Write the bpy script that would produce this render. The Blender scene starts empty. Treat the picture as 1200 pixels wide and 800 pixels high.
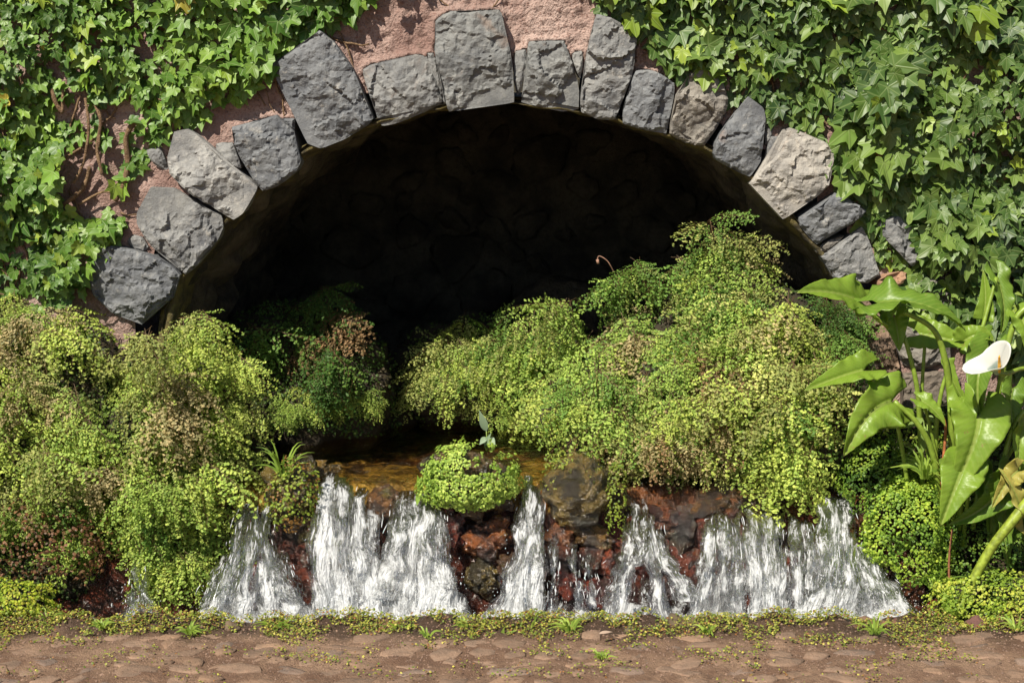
import bpy, bmesh, math, random
import numpy as np
from mathutils import Vector, Matrix, noise, Quaternion
from mathutils.geometry import delaunay_2d_cdt
from mathutils.bvhtree import BVHTree
R = math.radians
rnd = random.Random(7)
sc = bpy.context.scene
COL = sc.collection

# ------------------------------------------------------------------ camera, world, sun
CAM = Vector((0.0, -5.0, 2.02)); PITCH = R(10.0); FPX = 1787.0
cam = bpy.data.cameras.new('camera'); camo = bpy.data.objects.new('camera', cam); COL.objects.link(camo)
camo.location = CAM; camo.rotation_euler = (R(90) - PITCH, 0, 0)
cam.sensor_width = 36; cam.lens = FPX * 36 / 1200; cam.clip_end = 500; cam.clip_start = 0.05
sc.camera = camo
sc.view_settings.view_transform = 'Standard'; sc.view_settings.look = 'None'
sc.view_settings.gamma = 1; sc.view_settings.exposure = 0.56
SUN = Vector((-0.40, -0.58, 0.78)).normalized()
w = bpy.data.worlds.new('World'); sc.world = w; w.use_nodes = True
nt = w.node_tree; bg = nt.nodes['Background']
sky = nt.nodes.new('ShaderNodeTexSky'); sky.sky_type = 'NISHITA'; sky.sun_disc = False
sky.sun_elevation = math.asin(SUN.z); sky.sun_rotation = math.atan2(SUN.x, SUN.y)
nt.links.new(sky.outputs[0], bg.inputs[0]); bg.inputs[1].default_value = 0.05
sl = bpy.data.lights.new('sun', 'SUN'); slo = bpy.data.objects.new('sun', sl); COL.objects.link(slo)
sl.energy = 5.0; sl.angle = R(0.5); sl.color = (1.0, 0.925, 0.79)
slo.rotation_euler = (-SUN).to_track_quat('-Z', 'Y').to_euler(); slo.location = (-4, -6, 8)
sc.cycles.max_bounces = 8; sc.cycles.transparent_max_bounces = 24

# ------------------------------------------------------------------ helpers
FWD = Vector((0, math.cos(PITCH), -math.sin(PITCH))); UP = Vector((0, math.sin(PITCH), math.cos(PITCH)))
def ray(u, v):
    return (FWD + Vector((1, 0, 0)) * ((u - 600) / FPX) - UP * ((v - 400) / FPX))
def P(u, v, y=0.0):                      # the point at distance plane y that the photo shows at (u, v)
    d = ray(u, v); return CAM + d * ((y - CAM.y) / d.y)
def PZ(u, v, z):
    d = ray(u, v); return CAM + d * ((z - CAM.z) / d.z)

def tag(o, label=None, cat=None, group=None, kind=None):
    if label: o['label'] = label
    if cat: o['category'] = cat
    if group: o['group'] = group
    if kind: o['kind'] = kind
    return o
def empty(name, loc=(0, 0, 0)):
    o = bpy.data.objects.new(name, None); COL.objects.link(o); o.location = loc; o.empty_display_size = 0.05
    return o
def link(name, me, parent=None, mat=None, world=None, color=None):
    o = bpy.data.objects.new(name, me); COL.objects.link(o)
    if mat is not None and not me.materials: me.materials.append(mat)
    if world is not None:
        o.matrix_world = world
    if parent is not None:
        o.parent = parent
        m = world if world is not None else Matrix.Identity(4)
        o.matrix_parent_inverse = Matrix.Identity(4)
        off = Vector(parent.location); q = parent.parent
        while q is not None: off = off + q.location; q = q.parent
        o.matrix_basis = Matrix.Translation(-off) @ m
    if color is not None: o.color = (color[0], color[1], color[2], 1)
    return o
def mesh(name, vs, fs, smooth=True, mat=None):
    me = bpy.data.meshes.new(name); me.from_pydata([tuple(v) for v in vs], [], fs); me.update()
    if smooth: me.polygons.foreach_set('use_smooth', [True] * len(me.polygons))
    if mat is not None: me.materials.append(mat)
    return me
def setuv(me, uvs):                       # per-vertex uv
    l = me.uv_layers.new(name='UVMap')
    idx = np.empty(len(me.loops), dtype=np.int32); me.loops.foreach_get('vertex_index', idx)
    a = np.array(uvs, dtype=np.float32)[idx]; l.data.foreach_set('uv', a.ravel())
def setcol(me, vals, name='tint'):        # per-vertex float
    a = me.attributes.new(name, 'FLOAT', 'POINT'); a.data.foreach_set('value', np.array(vals, dtype=np.float32))

class MB:
    def __init__(s): s.v = []; s.f = []; s.uv = []; s.t = []
    def add(s, vs, fs, uvs=None, tint=0.5):
        b = len(s.v); s.v += [tuple(p) for p in vs]; s.f += [tuple(i + b for i in f) for f in fs]
        s.uv += list(uvs) if uvs is not None else [(0, 0)] * len(vs)
        s.t += [tint] * len(vs) if not isinstance(tint, (list, tuple)) else list(tint)
    def tube(s, pts, radii, n=5, tint=0.5):
        pts = [Vector(p) for p in pts]; vs = []; uvs = []
        if not isinstance(radii, (list, tuple)): radii = [radii] * len(pts)
        ref = Vector((0.31, 0.22, 0.92))
        for i, p in enumerate(pts):
            t = (pts[min(i + 1, len(pts) - 1)] - pts[max(i - 1, 0)]).normalized()
            a = t.cross(ref)
            if a.length < 1e-3: a = t.cross(Vector((1, 0, 0)))
            a.normalize(); b = t.cross(a)
            for k in range(n):
                an = 2 * math.pi * k / n
                vs.append(p + (a * math.cos(an) + b * math.sin(an)) * radii[i]); uvs.append((k / n, i / len(pts)))
        fs = []
        for i in range(len(pts) - 1):
            for k in range(n):
                fs.append((i * n + k, i * n + (k + 1) % n, (i + 1) * n + (k + 1) % n, (i + 1) * n + k))
        fs.append(tuple(range(n - 1, -1, -1))); fs.append(tuple((len(pts) - 1) * n + k for k in range(n)))
        s.add(vs, fs, uvs, tint)
    def mesh(s, name, mat=None, smooth=True):
        me = mesh(name, s.v, s.f, smooth, mat); setuv(me, s.uv); setcol(me, s.t); return me
    def build(s, name, mat, parent=None, smooth=True, color=None):
        return link(name, s.mesh(name, mat, smooth), parent, None, None, color)

def bez(a, b, c, n):
    a, b, c = Vector(a), Vector(b), Vector(c)
    return [a * (1 - t) ** 2 + b * (2 * t * (1 - t)) + c * t * t for t in [i / (n - 1) for i in range(n)]]
def catmull(pts, n):
    pts = [Vector(p) for p in pts]; out = []
    for i in range(len(pts) - 1):
        p0 = pts[max(i - 1, 0)]; p1 = pts[i]; p2 = pts[i + 1]; p3 = pts[min(i + 2, len(pts) - 1)]
        for k in range(n):
            t = k / n
            out.append(0.5 * ((2 * p1) + (p2 - p0) * t + (2 * p0 - 5 * p1 + 4 * p2 - p3) * t * t + (3 * p1 - p0 - 3 * p2 + p3) * t ** 3))
    out.append(pts[-1]); return out
def inpoly(x, y, poly):
    c = False; n = len(poly); j = n - 1
    for i in range(n):
        xi, yi = poly[i]; xj, yj = poly[j]
        if (yi > y) != (yj > y) and x < (xj - xi) * (y - yi) / (yj - yi) + xi: c = not c
        j = i
    return c
def dedge(x, y, poly):
    best = 1e9; n = len(poly)
    for i in range(n):
        ax, ay = poly[i]; bx, by = poly[(i + 1) % n]
        dx, dy = bx - ax, by - ay; L = dx * dx + dy * dy + 1e-12
        t = max(0, min(1, ((x - ax) * dx + (y - ay) * dy) / L))
        d = math.hypot(x - ax - t * dx, y - ay - t * dy); best = min(best, d)
    return best
def fbm(p, o=4): return noise.fractal(p, 1.0, 2.0, o)
def rocky(p): # cellular lumps 0..1
    d = noise.voronoi(p)[0]; return min(1.0, (d[1] - d[0]) * 1.6)

# ------------------------------------------------------------------ node materials
class NT:
    def __init__(s, name):
        s.m = bpy.data.materials.new(name); s.m.use_nodes = True; s.t = s.m.node_tree
        s.p = s.t.nodes['Principled BSDF']; s.out = s.t.nodes['Material Output']
    def n(s, typ, **kw):
        x = s.t.nodes.new('ShaderNode' + typ)
        for k, v in kw.items(): setattr(x, k, v)
        return x
    def l(s, a, b): s.t.links.new(a, b)
    def put(s, v, sock):
        if hasattr(v, 'is_output') or isinstance(v, bpy.types.NodeSocket): s.l(v, sock)
        elif isinstance(v, (tuple, list)): sock.default_value = (v[0], v[1], v[2], 1) if sock.type == 'RGBA' else tuple(v)
        else: sock.default_value = v
    def math(s, op, a, b=0.0, c=None, clamp=False):
        x = s.n('Math', operation=op); x.use_clamp = clamp; s.put(a, x.inputs[0]); s.put(b, x.inputs[1])
        if c is not None: s.put(c, x.inputs[2])
        return x.outputs[0]
    def noise(s, vec, scale, detail=4, rough=0.55, dist=0.0):
        x = s.n('TexNoise'); s.put(vec, x.inputs['Vector']); x.inputs['Scale'].default_value = scale
        x.inputs['Detail'].default_value = detail; x.inputs['Roughness'].default_value = rough; x.inputs['Distortion'].default_value = dist
        return x.outputs[0]
    def vor(s, vec, scale, feature='F1'):
        x = s.n('TexVoronoi', feature=feature); s.put(vec, x.inputs['Vector']); x.inputs['Scale'].default_value = scale
        return x.outputs[0]
    def mapping(s, vec, scale):
        x = s.n('Mapping'); s.put(vec, x.inputs[0]); x.inputs['Scale'].default_value = scale; return x.outputs[0]
    def ramp(s, v, stops):
        x = s.n('ValToRGB'); s.put(v, x.inputs[0]); e = x.color_ramp.elements
        while len(e) < len(stops): e.new(0.5)
        for i, (p, c) in enumerate(stops):
            e[i].position = p; e[i].color = (c, c, c, 1) if isinstance(c, (int, float)) else (c[0], c[1], c[2], 1)
        return x.outputs[0]
    def step(s, v, a, b):
        x = s.n('MapRange'); x.interpolation_type = 'SMOOTHSTEP'; s.put(v, x.inputs[0]); x.inputs[1].default_value = a; x.inputs[2].default_value = b
        return x.outputs[0]
    def mix(s, f, a, b, mode='MIX'):
        x = s.n('Mix', data_type='RGBA', blend_type=mode); s.put(f, x.inputs[0]); s.put(a, x.inputs[6]); s.put(b, x.inputs[7])
        return x.outputs[2]
    def bump(s, h, strength, dist, normal=None):
        x = s.n('Bump'); s.put(h, x.inputs['Height']); x.inputs['Strength'].default_value = strength; x.inputs['Distance'].default_value = dist
        if normal is not None: s.l(normal, x.inputs['Normal'])
        return x.outputs[0]
    def pos(s): return s.n('NewGeometry').outputs['Position']
    def obj(s): return s.n('TexCoord').outputs['Object']
    def uv(s): return s.n('TexCoord').outputs['UV']
    def ocol(s): return s.n('ObjectInfo').outputs['Color']
    def orand(s): return s.n('ObjectInfo').outputs['Random']
    def attr(s, nm): return s.n('Attribute', attribute_name=nm).outputs['Fac']

def m_stone(name, use_obj_color=True, lichen=0.5, wet=False):
    k = NT(name); p = k.pos()
    base = k.ocol() if use_obj_color else (0.13, 0.13, 0.13)
    n1 = k.noise(p, 9, 6, 0.65); n2 = k.noise(p, 45, 5, 0.7); n3 = k.noise(p, 160, 3, 0.6)
    c = k.mix(k.ramp(n1, [(0.3, 0.0), (0.7, 1.0)]), k.mix(1.0, base, (0.55, 0.56, 0.60), 'MULTIPLY'), k.mix(1.0, base, (1.4, 1.38, 1.34), 'MULTIPLY'))
    c = k.mix(k.math('MULTIPLY', k.step(n2, 0.5, 0.72), 0.45), c, k.mix(1.0, base, (1.9, 1.8, 1.65), 'MULTIPLY'))
    lm = k.math('MULTIPLY', k.step(k.noise(p, 22, 6, 0.75), 0.56, 0.66), k.step(k.noise(p, 5, 2), 0.62 - lichen * 0.3, 0.75 - lichen * 0.3))
    c = k.mix(k.math('MULTIPLY', lm, 0.6), c, (0.42, 0.40, 0.36))
    rm = k.step(k.noise(p, 7.3, 5, 0.6, 0.6), 0.62, 0.75)
    c = k.mix(k.math('MULTIPLY', rm, 0.35), c, (0.26, 0.15, 0.09))
    c = k.mix(k.math('MULTIPLY', k.step(n3, 0.6, 0.7), 0.35), c, (0.04, 0.04, 0.045))
    k.put(c, k.p.inputs['Base Color']); k.p.inputs['Roughness'].default_value = 0.85; k.p.inputs['Specular IOR Level'].default_value = 0.3
    h = k.math('ADD', k.math('MULTIPLY', n1, 0.5), k.math('ADD', k.math('MULTIPLY', n2, 0.4), k.math('MULTIPLY', n3, 0.12)))
    k.l(k.bump(h, 1.0, 0.012), k.p.inputs['Normal']); return k.m
M_STONE = m_stone('basalt_stone')

def m_wet(name):
    k = NT(name); p = k.pos(); base = k.ocol()
    n1 = k.noise(p, 14, 6, 0.65); n2 = k.noise(p, 80, 6, 0.75)
    c = k.mix(k.step(n1, 0.40, 0.62), k.mix(1.0, base, (0.22, 0.22, 0.25), 'MULTIPLY'), k.mix(1.0, base, (1.35, 1.2, 1.0), 'MULTIPLY'))
    c = k.mix(k.math('MULTIPLY', k.step(n2, 0.55, 0.7), 0.6), c, (0.02, 0.012, 0.01))
    g = k.step(k.noise(p, 8, 5, 0.6), 0.60, 0.72)
    c = k.mix(k.math('MULTIPLY', g, 0.55), c, (0.10, 0.11, 0.015))
    k.put(c, k.p.inputs['Base Color']); k.p.inputs['Roughness'].default_value = 0.16; k.p.inputs['Specular IOR Level'].default_value = 0.85
    k.p.inputs['Coat Weight'].default_value = 0.6; k.p.inputs['Coat Roughness'].default_value = 0.06
    v = k.vor(p, 75, 'SMOOTH_F1')
    h = k.math('ADD', k.math('MULTIPLY', n1, 0.5), k.math('ADD', k.math('MULTIPLY', n2, 0.6), k.math('MULTIPLY', v, -0.6)))
    nrm = k.bump(h, 1.0, 0.02); k.l(nrm, k.p.inputs['Normal']); k.l(nrm, k.p.inputs['Coat Normal']); return k.m
M_WET = m_wet('wet_rock')

def m_plaster():
    k = NT('roughcast_plaster'); p = k.pos()
    n1 = k.noise(p, 4, 5, 0.6); n2 = k.noise(p, 110, 4, 0.6); v = k.vor(p, 95)
    c = k.mix(k.step(n1, 0.35, 0.68), (0.27, 0.17, 0.145), (0.47, 0.345, 0.30))
    c = k.mix(k.step(n2, 0.52, 0.66), c, (0.24, 0.14, 0.115))
    c = k.mix(k.math('MULTIPLY', k.step(k.noise(p, 9, 5, 0.7), 0.6, 0.7), 0.5), c, (0.16, 0.12, 0.09))
    k.put(c, k.p.inputs['Base Color']); k.p.inputs['Roughness'].default_value = 0.95
    h = k.math('ADD', k.math('MULTIPLY', n2, 1.2), k.math('MULTIPLY', v, -0.25))
    k.l(k.bump(h, 1.0, 0.012), k.p.inputs['Normal']); return k.m
M_PLASTER = m_plaster()

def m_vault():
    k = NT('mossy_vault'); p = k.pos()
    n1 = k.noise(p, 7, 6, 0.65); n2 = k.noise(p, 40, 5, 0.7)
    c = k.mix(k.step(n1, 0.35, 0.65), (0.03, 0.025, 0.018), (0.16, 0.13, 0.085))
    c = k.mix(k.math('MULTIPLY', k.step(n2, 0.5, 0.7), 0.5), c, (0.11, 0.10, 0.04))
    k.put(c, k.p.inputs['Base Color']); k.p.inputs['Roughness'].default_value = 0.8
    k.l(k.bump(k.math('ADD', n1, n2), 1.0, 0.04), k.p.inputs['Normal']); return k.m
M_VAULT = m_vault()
def m_moss():
    k = NT('mortar_moss'); p = k.pos()
    n1 = k.noise(p, 18, 6, 0.65); n2 = k.noise(p, 70, 5, 0.7)
    c = k.mix(k.step(n1, 0.35, 0.65), (0.04, 0.032, 0.018), (0.15, 0.12, 0.035))
    c = k.mix(k.math('MULTIPLY', k.step(n2, 0.5, 0.7), 0.5), c, (0.16, 0.13, 0.08))
    k.put(c, k.p.inputs['Base Color']); k.p.inputs['Roughness'].default_value = 0.85
    k.l(k.bump(k.math('ADD', n1, n2), 0.9, 0.015), k.p.inputs['Normal']); return k.m
M_MOSS = m_moss()

def m_earth(name, a, b, c3, scale=6):
    k = NT(name); p = k.pos()
    n1 = k.noise(p, scale, 6, 0.65); n2 = k.noise(p, 55, 5, 0.7); n3 = k.noise(p, 220, 3, 0.6)
    c = k.mix(k.step(n1, 0.35, 0.65), a, b)
    c = k.mix(k.math('MULTIPLY', k.step(n2, 0.48, 0.66), 0.6), c, c3)
    k.put(c, k.p.inputs['Base Color']); k.p.inputs['Roughness'].default_value = 0.92
    k.l(k.bump(k.math('ADD', n2, k.math('MULTIPLY', n3, 0.4)), 0.9, 0.012), k.p.inputs['Normal']); return k.m
def m_path():
    m = m_earth('path_earth', (0.15, 0.082, 0.05), (0.27, 0.172, 0.112), (0.10, 0.055, 0.035)); t = m.node_tree; p = t.nodes['Principled BSDF']
    g = t.nodes.new('ShaderNodeNewGeometry'); sx = t.nodes.new('ShaderNodeSeparateXYZ'); t.links.new(g.outputs['Position'], sx.inputs[0])
    no = t.nodes.new('ShaderNodeTexNoise'); no.inputs['Scale'].default_value = 9; t.links.new(g.outputs['Position'], no.inputs['Vector'])
    a = t.nodes.new('ShaderNodeMath'); a.operation = 'MULTIPLY_ADD'; t.links.new(no.outputs[0], a.inputs[0]); a.inputs[1].default_value = .22; t.links.new(sx.outputs[1], a.inputs[2])
    mr = t.nodes.new('ShaderNodeMapRange'); mr.interpolation_type = 'SMOOTHSTEP'; t.links.new(a.outputs[0], mr.inputs[0]); mr.inputs[1].default_value = -.74; mr.inputs[2].default_value = -.60
    mx = t.nodes.new('ShaderNodeMix'); mx.data_type = 'RGBA'; src = p.inputs['Base Color'].links[0].from_socket
    t.links.new(mr.outputs[0], mx.inputs[0]); t.links.new(src, mx.inputs[6]); mx.inputs[7].default_value = (0.055, 0.03, 0.018, 1); t.links.new(mx.outputs[2], p.inputs['Base Color'])
    r = t.nodes.new('ShaderNodeMapRange'); t.links.new(mr.outputs[0], r.inputs[0]); r.inputs[3].default_value = .92; r.inputs[4].default_value = .45; t.links.new(r.outputs[0], p.inputs['Roughness']); return m
M_EARTH = m_path()
M_BANK = m_earth('dark_bank_earth', (0.022, 0.015, 0.008), (0.05, 0.035, 0.02), (0.03, 0.035, 0.008))
M_BARK = m_earth('ivy_bark', (0.16, 0.095, 0.05), (0.28, 0.18, 0.10), (0.10, 0.06, 0.03), 20)

def m_leaf(name, transl=0.35, rough=0.5, spec=0.4, veins=None, color=None, tip=None, hue=0.0, patch=None):
    k = NT(name); base = k.ocol() if color is None else color
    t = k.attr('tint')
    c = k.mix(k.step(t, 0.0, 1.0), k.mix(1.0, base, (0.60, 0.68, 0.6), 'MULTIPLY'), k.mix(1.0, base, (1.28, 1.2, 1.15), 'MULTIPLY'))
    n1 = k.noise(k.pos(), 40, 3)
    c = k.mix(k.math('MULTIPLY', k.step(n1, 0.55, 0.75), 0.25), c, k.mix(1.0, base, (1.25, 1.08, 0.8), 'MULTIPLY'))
    nrm = None
    if veins == 'ivy':
        s = k.n('SeparateXYZ'); k.l(k.uv(), s.inputs[0]); x, y = s.outputs[0], s.outputs[1]; m = None
        for a in (0, 48, -48, 112, -112):
            ca, sa = math.cos(R(a)), math.sin(R(a))
            d = k.math('ABSOLUTE', k.math('SUBTRACT', k.math('MULTIPLY', x, sa), k.math('MULTIPLY', y, ca)))
            al = k.math('ADD', k.math('MULTIPLY', x, ca), k.math('MULTIPLY', y, sa))
            d = k.math('ADD', d, k.math('MULTIPLY', k.math('LESS_THAN', al, 0.0), 1.0))
            m = d if m is None else k.math('MINIMUM', m, d)
        f = k.math('SUBTRACT', 1.0, k.step(m, 0.012, 0.045))
        c = k.mix(k.math('MULTIPLY', f, 0.34), c, (0.26, 0.33, 0.12))
        nrm = k.bump(f, 0.5, 0.002)
    if veins == 'calla':
        s = k.n('SeparateXYZ'); k.l(k.uv(), s.inputs[0]); x, y = s.outputs[0], s.outputs[1]
        ay = k.math('ABSOLUTE', y)
        mid = k.math('SUBTRACT', 1.0, k.step(ay, 0.02, 0.09))
        ph = k.math('SUBTRACT', k.math('MULTIPLY', x, 75.0), k.math('MULTIPLY', ay, 30.0))
        pin = k.math('MULTIPLY', k.math('ADD', k.math('SINE', ph), 1.0), 0.5)
        c = k.mix(k.math('MULTIPLY', k.step(k.noise(k.pos(), 13, 4), .45, .65), .35), c, k.mix(1.0, base, (.55, .65, .7), 'MULTIPLY'))
        c = k.mix(k.math('MULTIPLY', k.step(k.noise(k.pos(), 75, 2), .68, .74), .7), c, (.30, .22, .08))
        c = k.mix(k.math('MULTIPLY', mid, 0.8), c, (0.34, 0.42, 0.10))
        c = k.mix(k.math('MULTIPLY', k.math('POWER', pin, 5.0), 0.34), c, (0.30, 0.40, 0.08))
        nrm = k.bump(k.math('ADD', k.math('ADD', k.math('MULTIPLY', pin, 0.08), k.math('MULTIPLY', k.noise(k.pos(), 28, 3), 1.2)), mid), 0.4, 0.003)
    if patch is not None:
        c = k.mix(k.step(k.noise(k.pos(), patch[1], 3), 0.5, 0.62), c, patch[0])
    k.put(c, k.p.inputs['Base Color']); k.p.inputs['Roughness'].default_value = rough; k.p.inputs['Specular IOR Level'].default_value = spec
    tr = k.n('BsdfTranslucent'); k.put(k.mix(1.0, c, (1.2, 1.3, 0.7), 'MULTIPLY'), tr.inputs[0])
    if nrm is not None: k.l(nrm, k.p.inputs['Normal'])
    mx = k.n('MixShader'); mx.inputs[0].default_value = transl
    k.l(k.p.outputs[0], mx.inputs[1]); k.l(tr.outputs[0], mx.inputs[2]); k.l(mx.outputs[0], k.out.inputs[0]); return k.m
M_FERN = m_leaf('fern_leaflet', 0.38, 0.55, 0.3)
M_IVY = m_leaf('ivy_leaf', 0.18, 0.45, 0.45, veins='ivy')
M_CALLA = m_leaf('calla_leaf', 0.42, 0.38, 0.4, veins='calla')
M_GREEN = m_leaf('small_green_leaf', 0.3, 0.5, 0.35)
M_PETAL = m_leaf('white_spathe', 0.25, 0.45, 0.3, color=(0.58, 0.61, 0.64))
def m_plain(name, col, rough=0.6, spec=0.3, v=0.3):
    k = NT(name); n1 = k.noise(k.pos(), 60, 4)
    c = k.mix(k.step(n1, 0.3, 0.7), tuple(x * (1 - v) for x in col), tuple(x * (1 + v) for x in col))
    k.put(c, k.p.inputs['Base Color']); k.p.inputs['Roughness'].default_value = rough; k.p.inputs['Specular IOR Level'].default_value = spec
    k.l(k.bump(n1, 0.4, 0.003), k.p.inputs['Normal']); return k.m
M_RACHIS = m_plain('fern_rachis', (0.10, 0.06, 0.025))
M_STALK = m_plain('calla_stalk', (0.19, 0.28, 0.035), 0.4, 0.5, 0.18)
M_SPADIX = m_plain('spadix_yellow', (0.75, 0.40, 0.05))

def m_pool():
    k = NT('pool_water'); p = k.pos()
    mp = k.mapping(p, (1.0, 2.2, 1.0))
    n1 = k.noise(mp, 12, 4, 0.55, 1.2); n2 = k.noise(mp, 34, 3, 0.5, 0.8)
    nrm = k.bump(k.math('ADD', n1, k.math('MULTIPLY', n2, 0.4)), 0.7, 0.03)
    tr = k.n('BsdfTransparent'); tr.inputs[0].default_value = (0.96, 0.92, 0.78, 1)
    gl = k.n('BsdfGlossy'); gl.inputs['Roughness'].default_value = 0.04; k.l(nrm, gl.inputs['Normal'])
    fr = k.n('Fresnel'); fr.inputs[0].default_value = 1.33; k.l(nrm, fr.inputs['Normal'])
    mx = k.n('MixShader'); k.l(fr.outputs[0], mx.inputs[0]); k.l(tr.outputs[0], mx.inputs[1]); k.l(gl.outputs[0], mx.inputs[2])
    k.l(mx.outputs[0], k.out.inputs[0]); return k.m
M_POOL = m_pool()

def m_fall():
    # uv = (metres across, metres along); attribute 'tint' = how foamy the water is there
    k = NT('falling_water'); uv = k.uv(); rr = k.math('MULTIPLY', k.orand(), 37.0)
    off = k.n('CombineXYZ'); k.put(rr, off.inputs[0]); k.put(rr, off.inputs[2])
    av = k.n('VectorMath', operation='ADD'); k.l(uv, av.inputs[0]); k.l(off.outputs[0], av.inputs[1]); uvv = av.outputs[0]
    foam = k.attr('tint')
    a = k.noise(k.mapping(uvv, (1.0, 0.09, 1.0)), 170, 3, 0.6, 0.5)
    b = k.noise(k.mapping(uvv, (1.0, 0.13, 1.0)), 58, 4, 0.65, 0.8)
    c = k.noise(k.mapping(uvv, (1.0, 0.45, 1.0)), 95, 3, 0.7, 0.7)
    v = k.math('ADD', k.math('MULTIPLY', a, 0.35), k.math('ADD', k.math('MULTIPLY', b, 0.45), k.math('MULTIPLY', c, 0.20)))
    v = k.math('ADD', v, k.math('MULTIPLY', k.math('SUBTRACT', foam, 0.5), 0.34))
    f = k.step(v, 0.47, 0.58)
    h = k.math('ADD', a, k.math('ADD', b, k.math('MULTIPLY', c, 0.6)))
    nrm = k.bump(h, 1.0, 0.02)
    k.p.inputs['Base Color'].default_value = (0.90, 0.92, 0.94, 1); k.p.inputs['Roughness'].default_value = 0.18
    k.p.inputs['Specular IOR Level'].default_value = 0.8; k.l(nrm, k.p.inputs['Normal'])
    tl = k.n('BsdfTranslucent'); tl.inputs[0].default_value = (0.8, 0.84, 0.88, 1)
    fm = k.n('MixShader'); fm.inputs[0].default_value = 0.35; k.l(k.p.outputs[0], fm.inputs[1]); k.l(tl.outputs[0], fm.inputs[2])
    tr = k.n('BsdfTransparent'); tr.inputs[0].default_value = (0.93, 0.93, 0.92, 1)
    gl = k.n('BsdfGlossy'); gl.inputs['Roughness'].default_value = 0.07; k.l(nrm, gl.inputs['Normal'])
    fr = k.n('Fresnel'); fr.inputs[0].default_value = 1.5; k.l(nrm, fr.inputs['Normal'])
    cl = k.n('MixShader'); k.l(fr.outputs[0], cl.inputs[0]); k.l(tr.outputs[0], cl.inputs[1]); k.l(gl.outputs[0], cl.inputs[2])
    mx = k.n('MixShader'); k.put(k.math('MULTIPLY', f, 0.94), mx.inputs[0]); k.l(cl.outputs[0], mx.inputs[1]); k.l(fm.outputs[0], mx.inputs[2])
    # nothing at all where the sheet has torn open
    hole = k.step(k.math('ADD', v, k.math('MULTIPLY', b, 0.1)), 0.39, 0.46)
    t2 = k.n('BsdfTransparent'); m2 = k.n('MixShader'); k.put(hole, m2.inputs[0]); k.l(t2.outputs[0], m2.inputs[1]); k.l(mx.outputs[0], m2.inputs[2])
    k.l(m2.outputs[0], k.out.inputs[0]); return k.m
M_FALL = m_fall()
def m_drop():
    k = NT('water_strand')
    k.p.inputs['Base Color'].default_value = (0.86, 0.89, 0.92, 1); k.p.inputs['Roughness'].default_value = 0.12
    k.p.inputs['Specular IOR Level'].default_value = 1.0
    tr = k.n('BsdfTransparent'); mx = k.n('MixShader'); mx.inputs[0].default_value = 0.45
    k.l(k.p.outputs[0], mx.inputs[1]); k.l(tr.outputs[0], mx.inputs[2]); k.l(mx.outputs[0], k.out.inputs[0]); return k.m
M_DROP = m_drop()

# ------------------------------------------------------------------ ground
Z0 = 0.40
EDGE = [(-3.2, -0.62), (3.2, -0.62)]
def edge_y(x): return -0.655 + 0.018 * noise.noise(Vector((x * 4.0, 3.1, 0))) + 0.012 * noise.noise(Vector((x * 13.0, 9.1, 0)))
def ground_z(x, y):
    e = edge_y(x); d = e - y                     # distance back from the rim, towards the camera
    rim = 0.026 * math.exp(-(d / 0.06) ** 2) if d > 0 else 0.026
    z = Z0 + rim * (0.8 + 1.5 * noise.noise(Vector((x * 7, y * 6, 1))) + .7 * noise.noise(Vector((x * 25, y * 25, 1)))) + 0.007 * fbm(Vector((x * 9, y * 9, 0))) + 0.006 * rocky(Vector((x * 14, y * 20, 0))) * min(1, max(d, 0) * 12 + 0.5)
    return z
def build_ground():
    xs = list(np.linspace(-2.2, 2.2, 300)); mb = MB()
    ds = [0.0, 0.012, 0.03, 0.05, 0.07, 0.09] + list(np.linspace(0.11, 0.75, 44)) + [0.9, 1.2, 1.8, 3, 6, 12, 30]
    X = [-30, -10, -5, -3] + xs + [3, 5, 10, 30]
    vs = []; nx = len(X)
    for x in X:                                  # the drop into the channel
        vs.append((x, edge_y(x) + 0.035, 0.20))
    for x in X: vs.append((x, edge_y(x) + 0.018, Z0 - 0.03 + 0.01 * noise.noise(Vector((x * 20, 0, 0)))))
    for d in ds:
        for x in X:
            y = edge_y(x) - d; vs.append((x, y, ground_z(x, y) - (0.008 if d == 0 else 0)))
    fs = []
    for j in range(len(ds) + 1):
        for i in range(nx - 1):
            a = j * nx + i; fs.append((a, a + 1, a + nx + 1, a + nx))
    fs = [f[::-1] for f in fs]
    o = link('ground', mesh('ground', vs, fs, True, M_EARTH)); tag(o, kind='structure'); return o
ground = build_ground()

def rock_mesh(seed, sub=3, amp=0.35, freq=1.3, mat=None, name='rock', fine=0.08, lump=0.06):
    bm = bmesh.new(); bmesh.ops.create_icosphere(bm, subdivisions=sub, radius=1.0)
    off = Vector((seed * 5.1, seed * 2.3, seed * 0.7))
    for v in bm.verts:
        p = v.co.copy(); n = p.normalized()
        v.co = p * (1 + amp * noise.noise(p * freq + off) + fine * fbm(p * 3 + off, 4) - lump * (1 - rocky(p * 1.5 + off)) - lump * .5 * (1 - rocky(p * 3.6 + off)))
    me = bpy.data.meshes.new(name); bm.to_mesh(me); bm.free()
    me.polygons.foreach_set('use_smooth', [True] * len(me.polygons))
    if mat: me.materials.append(mat)
    return me
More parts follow.
